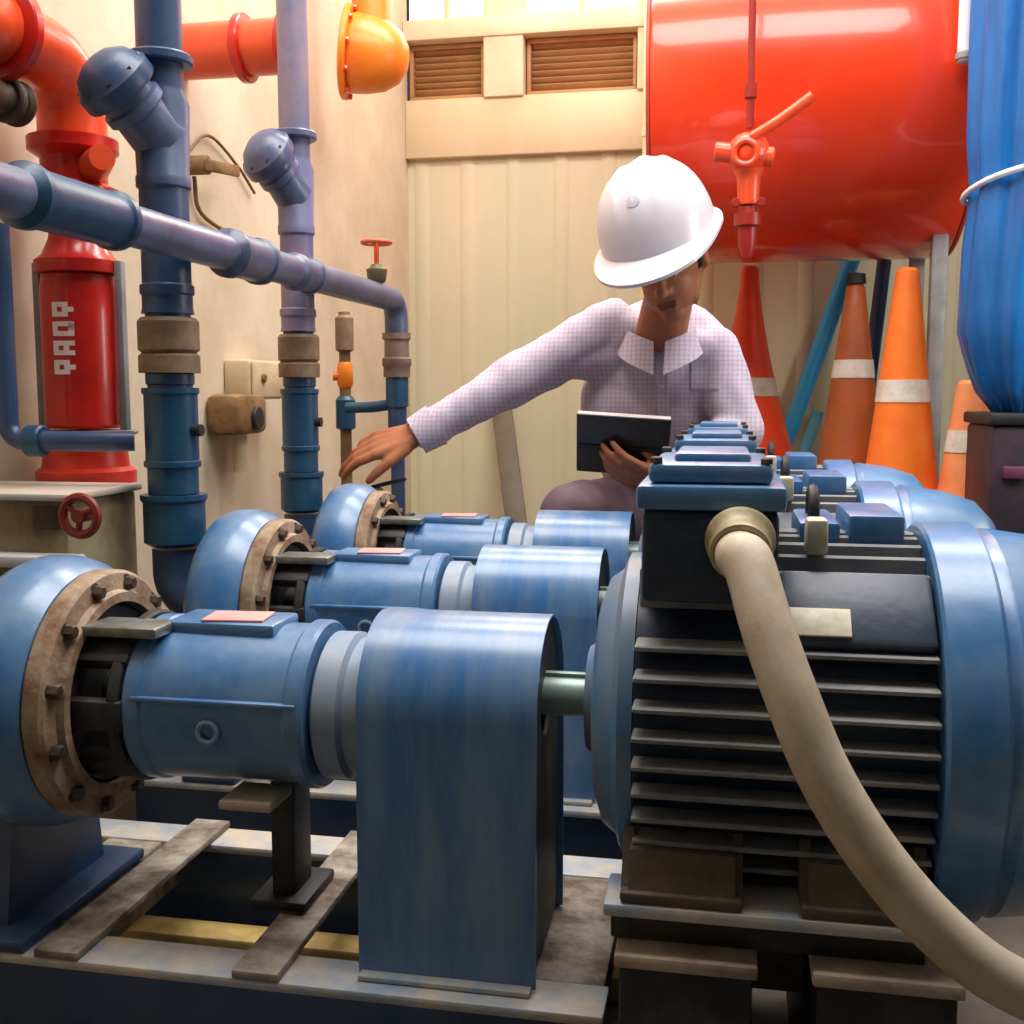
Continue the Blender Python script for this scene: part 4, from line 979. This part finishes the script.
MB().lathe(HB + hf * (B_ * math.cos(0.75) ** 0.82 - 0.004) + hu * (H_ * math.sin(0.75) ** 0.95 + 0.001) + en * 0.005, en, [(-0.004, 0), (-0.004, 0.013), (0.0005, 0.013), (0.001, 0.011), (0.001, 0)], 24).build('emblem', EMBL, hat)
# eyes, hair, chin strap
for sx in (-1, 1):
    MB().ball(hp(sx * 0.030, 0.0815, -0.004), 0.0105, seg=20).build('eye', EYEW, man)
    MB().ball(hp(sx * 0.030, 0.0905, -0.008), 0.0042, seg=12).build('iris', HAIR, man)
    MB().cap(hp(sx * 0.045, 0.080, 0.020), hp(sx * 0.016, 0.096, 0.018), 0.0035, 0.0045, 10).build('eyebrow', HAIR, man)
MB().cap(hp(-0.018, 0.0925, -0.067), hp(0.018, 0.0925, -0.067), 0.004, 0.004, 10).cap(hp(-0.014, 0.092, -0.075), hp(0.014, 0.092, -0.075), 0.0045, 0.0045, 10).build('lips', LIPM, man)
hr = MB().ball(HC + hu * 0.006 - hf * 0.020, (0.080, 0.088, 0.085), HM)
for sx in (-1, 1): hr.cap(hp(sx * 0.072, 0.016, 0.02), hp(sx * 0.072, 0.012, -0.03), 0.010, 0.006, 12)
fuse(hr, 'hair', HAIR, man, 0.006, 3)

# tablet held in the left hand
t = thing('tablet_computer', 'dark tablet computer held up in the crouching person\'s hand', 'tablet', tuple(TC))
MB().box(TC, (TW, 0.009, TH), rot=TM, bev=0.004).build('case', TABB, t)
MB().box(TC - tn * 0.0055, (TW - 0.02, 0.0015, TH - 0.02), rot=TM, bev=0.0005).build('screen', SCRN, t)
MB().box(TC + tu * (TH / 2 + 0.001), (TW - 0.004, 0.010, 0.004), rot=TM, bev=0.0015).build('edge', TABE, t)
MB().box(TC + tn * 0.006 - tu * 0.004, (TW - 0.006, 0.003, 0.012), rot=TM, bev=0.001).build('hinge_strip', BLACKR, t)

for o in LOCALS:
    del o['_local']
for o in bpy.data.objects:
    if '_local' in o: del o['_local']

# ------------------------------------------------------------------ light
def area(name, loc, rot, sx, sy, power, col=(1, 1, 1)):
    ld = bpy.data.lights.new(name, 'AREA'); ld.shape = 'RECTANGLE'; ld.size = sx; ld.size_y = sy; ld.energy = power; ld.color = col
    o = bpy.data.objects.new(name, ld); COL.objects.link(o); o.location = loc; o.rotation_euler = rot; return o
area('ceiling_light_front', (0.0, 1.38, CEIL - 0.03), (0, 0, 0), 2.3, 1.1, 84, (1.0, 0.98, 0.97))
area('ceiling_light_back', (0.1, 2.8, CEIL - 0.03), (0, 0, 0), 2.2, 0.6, 66, (1.0, 0.97, 0.93))
area('window_light', (-0.5, 4.1, 2.55), (math.radians(-62), 0, 0), 1.2, 0.5, 14, (1.0, 0.95, 0.86))
area('added_side_fill', (1.44, 2.35, 1.25), (0, 0, 0), 0.5, 0.7, 13, (1.0, 0.97, 0.93)).rotation_euler = (V((0.1, 4.1, 0.75)) - V((1.44, 2.35, 1.25))).to_track_quat('-Z', 'Y').to_euler()  # added fill lamp, brightens cones and poles at the back right
wd = bpy.data.worlds.new('world'); scene.world = wd; wd.use_nodes = True
bg = wd.node_tree.nodes['Background']; bg.inputs['Color'].default_value = (0.86, 0.93, 1.0, 1); bg.inputs['Strength'].default_value = 0.06
scene.view_settings.view_transform = 'Standard'; scene.view_settings.look = 'None'
scene.view_settings.exposure = 0.0; scene.view_settings.gamma = 1.0; scene.view_settings.use_curve_mapping = False
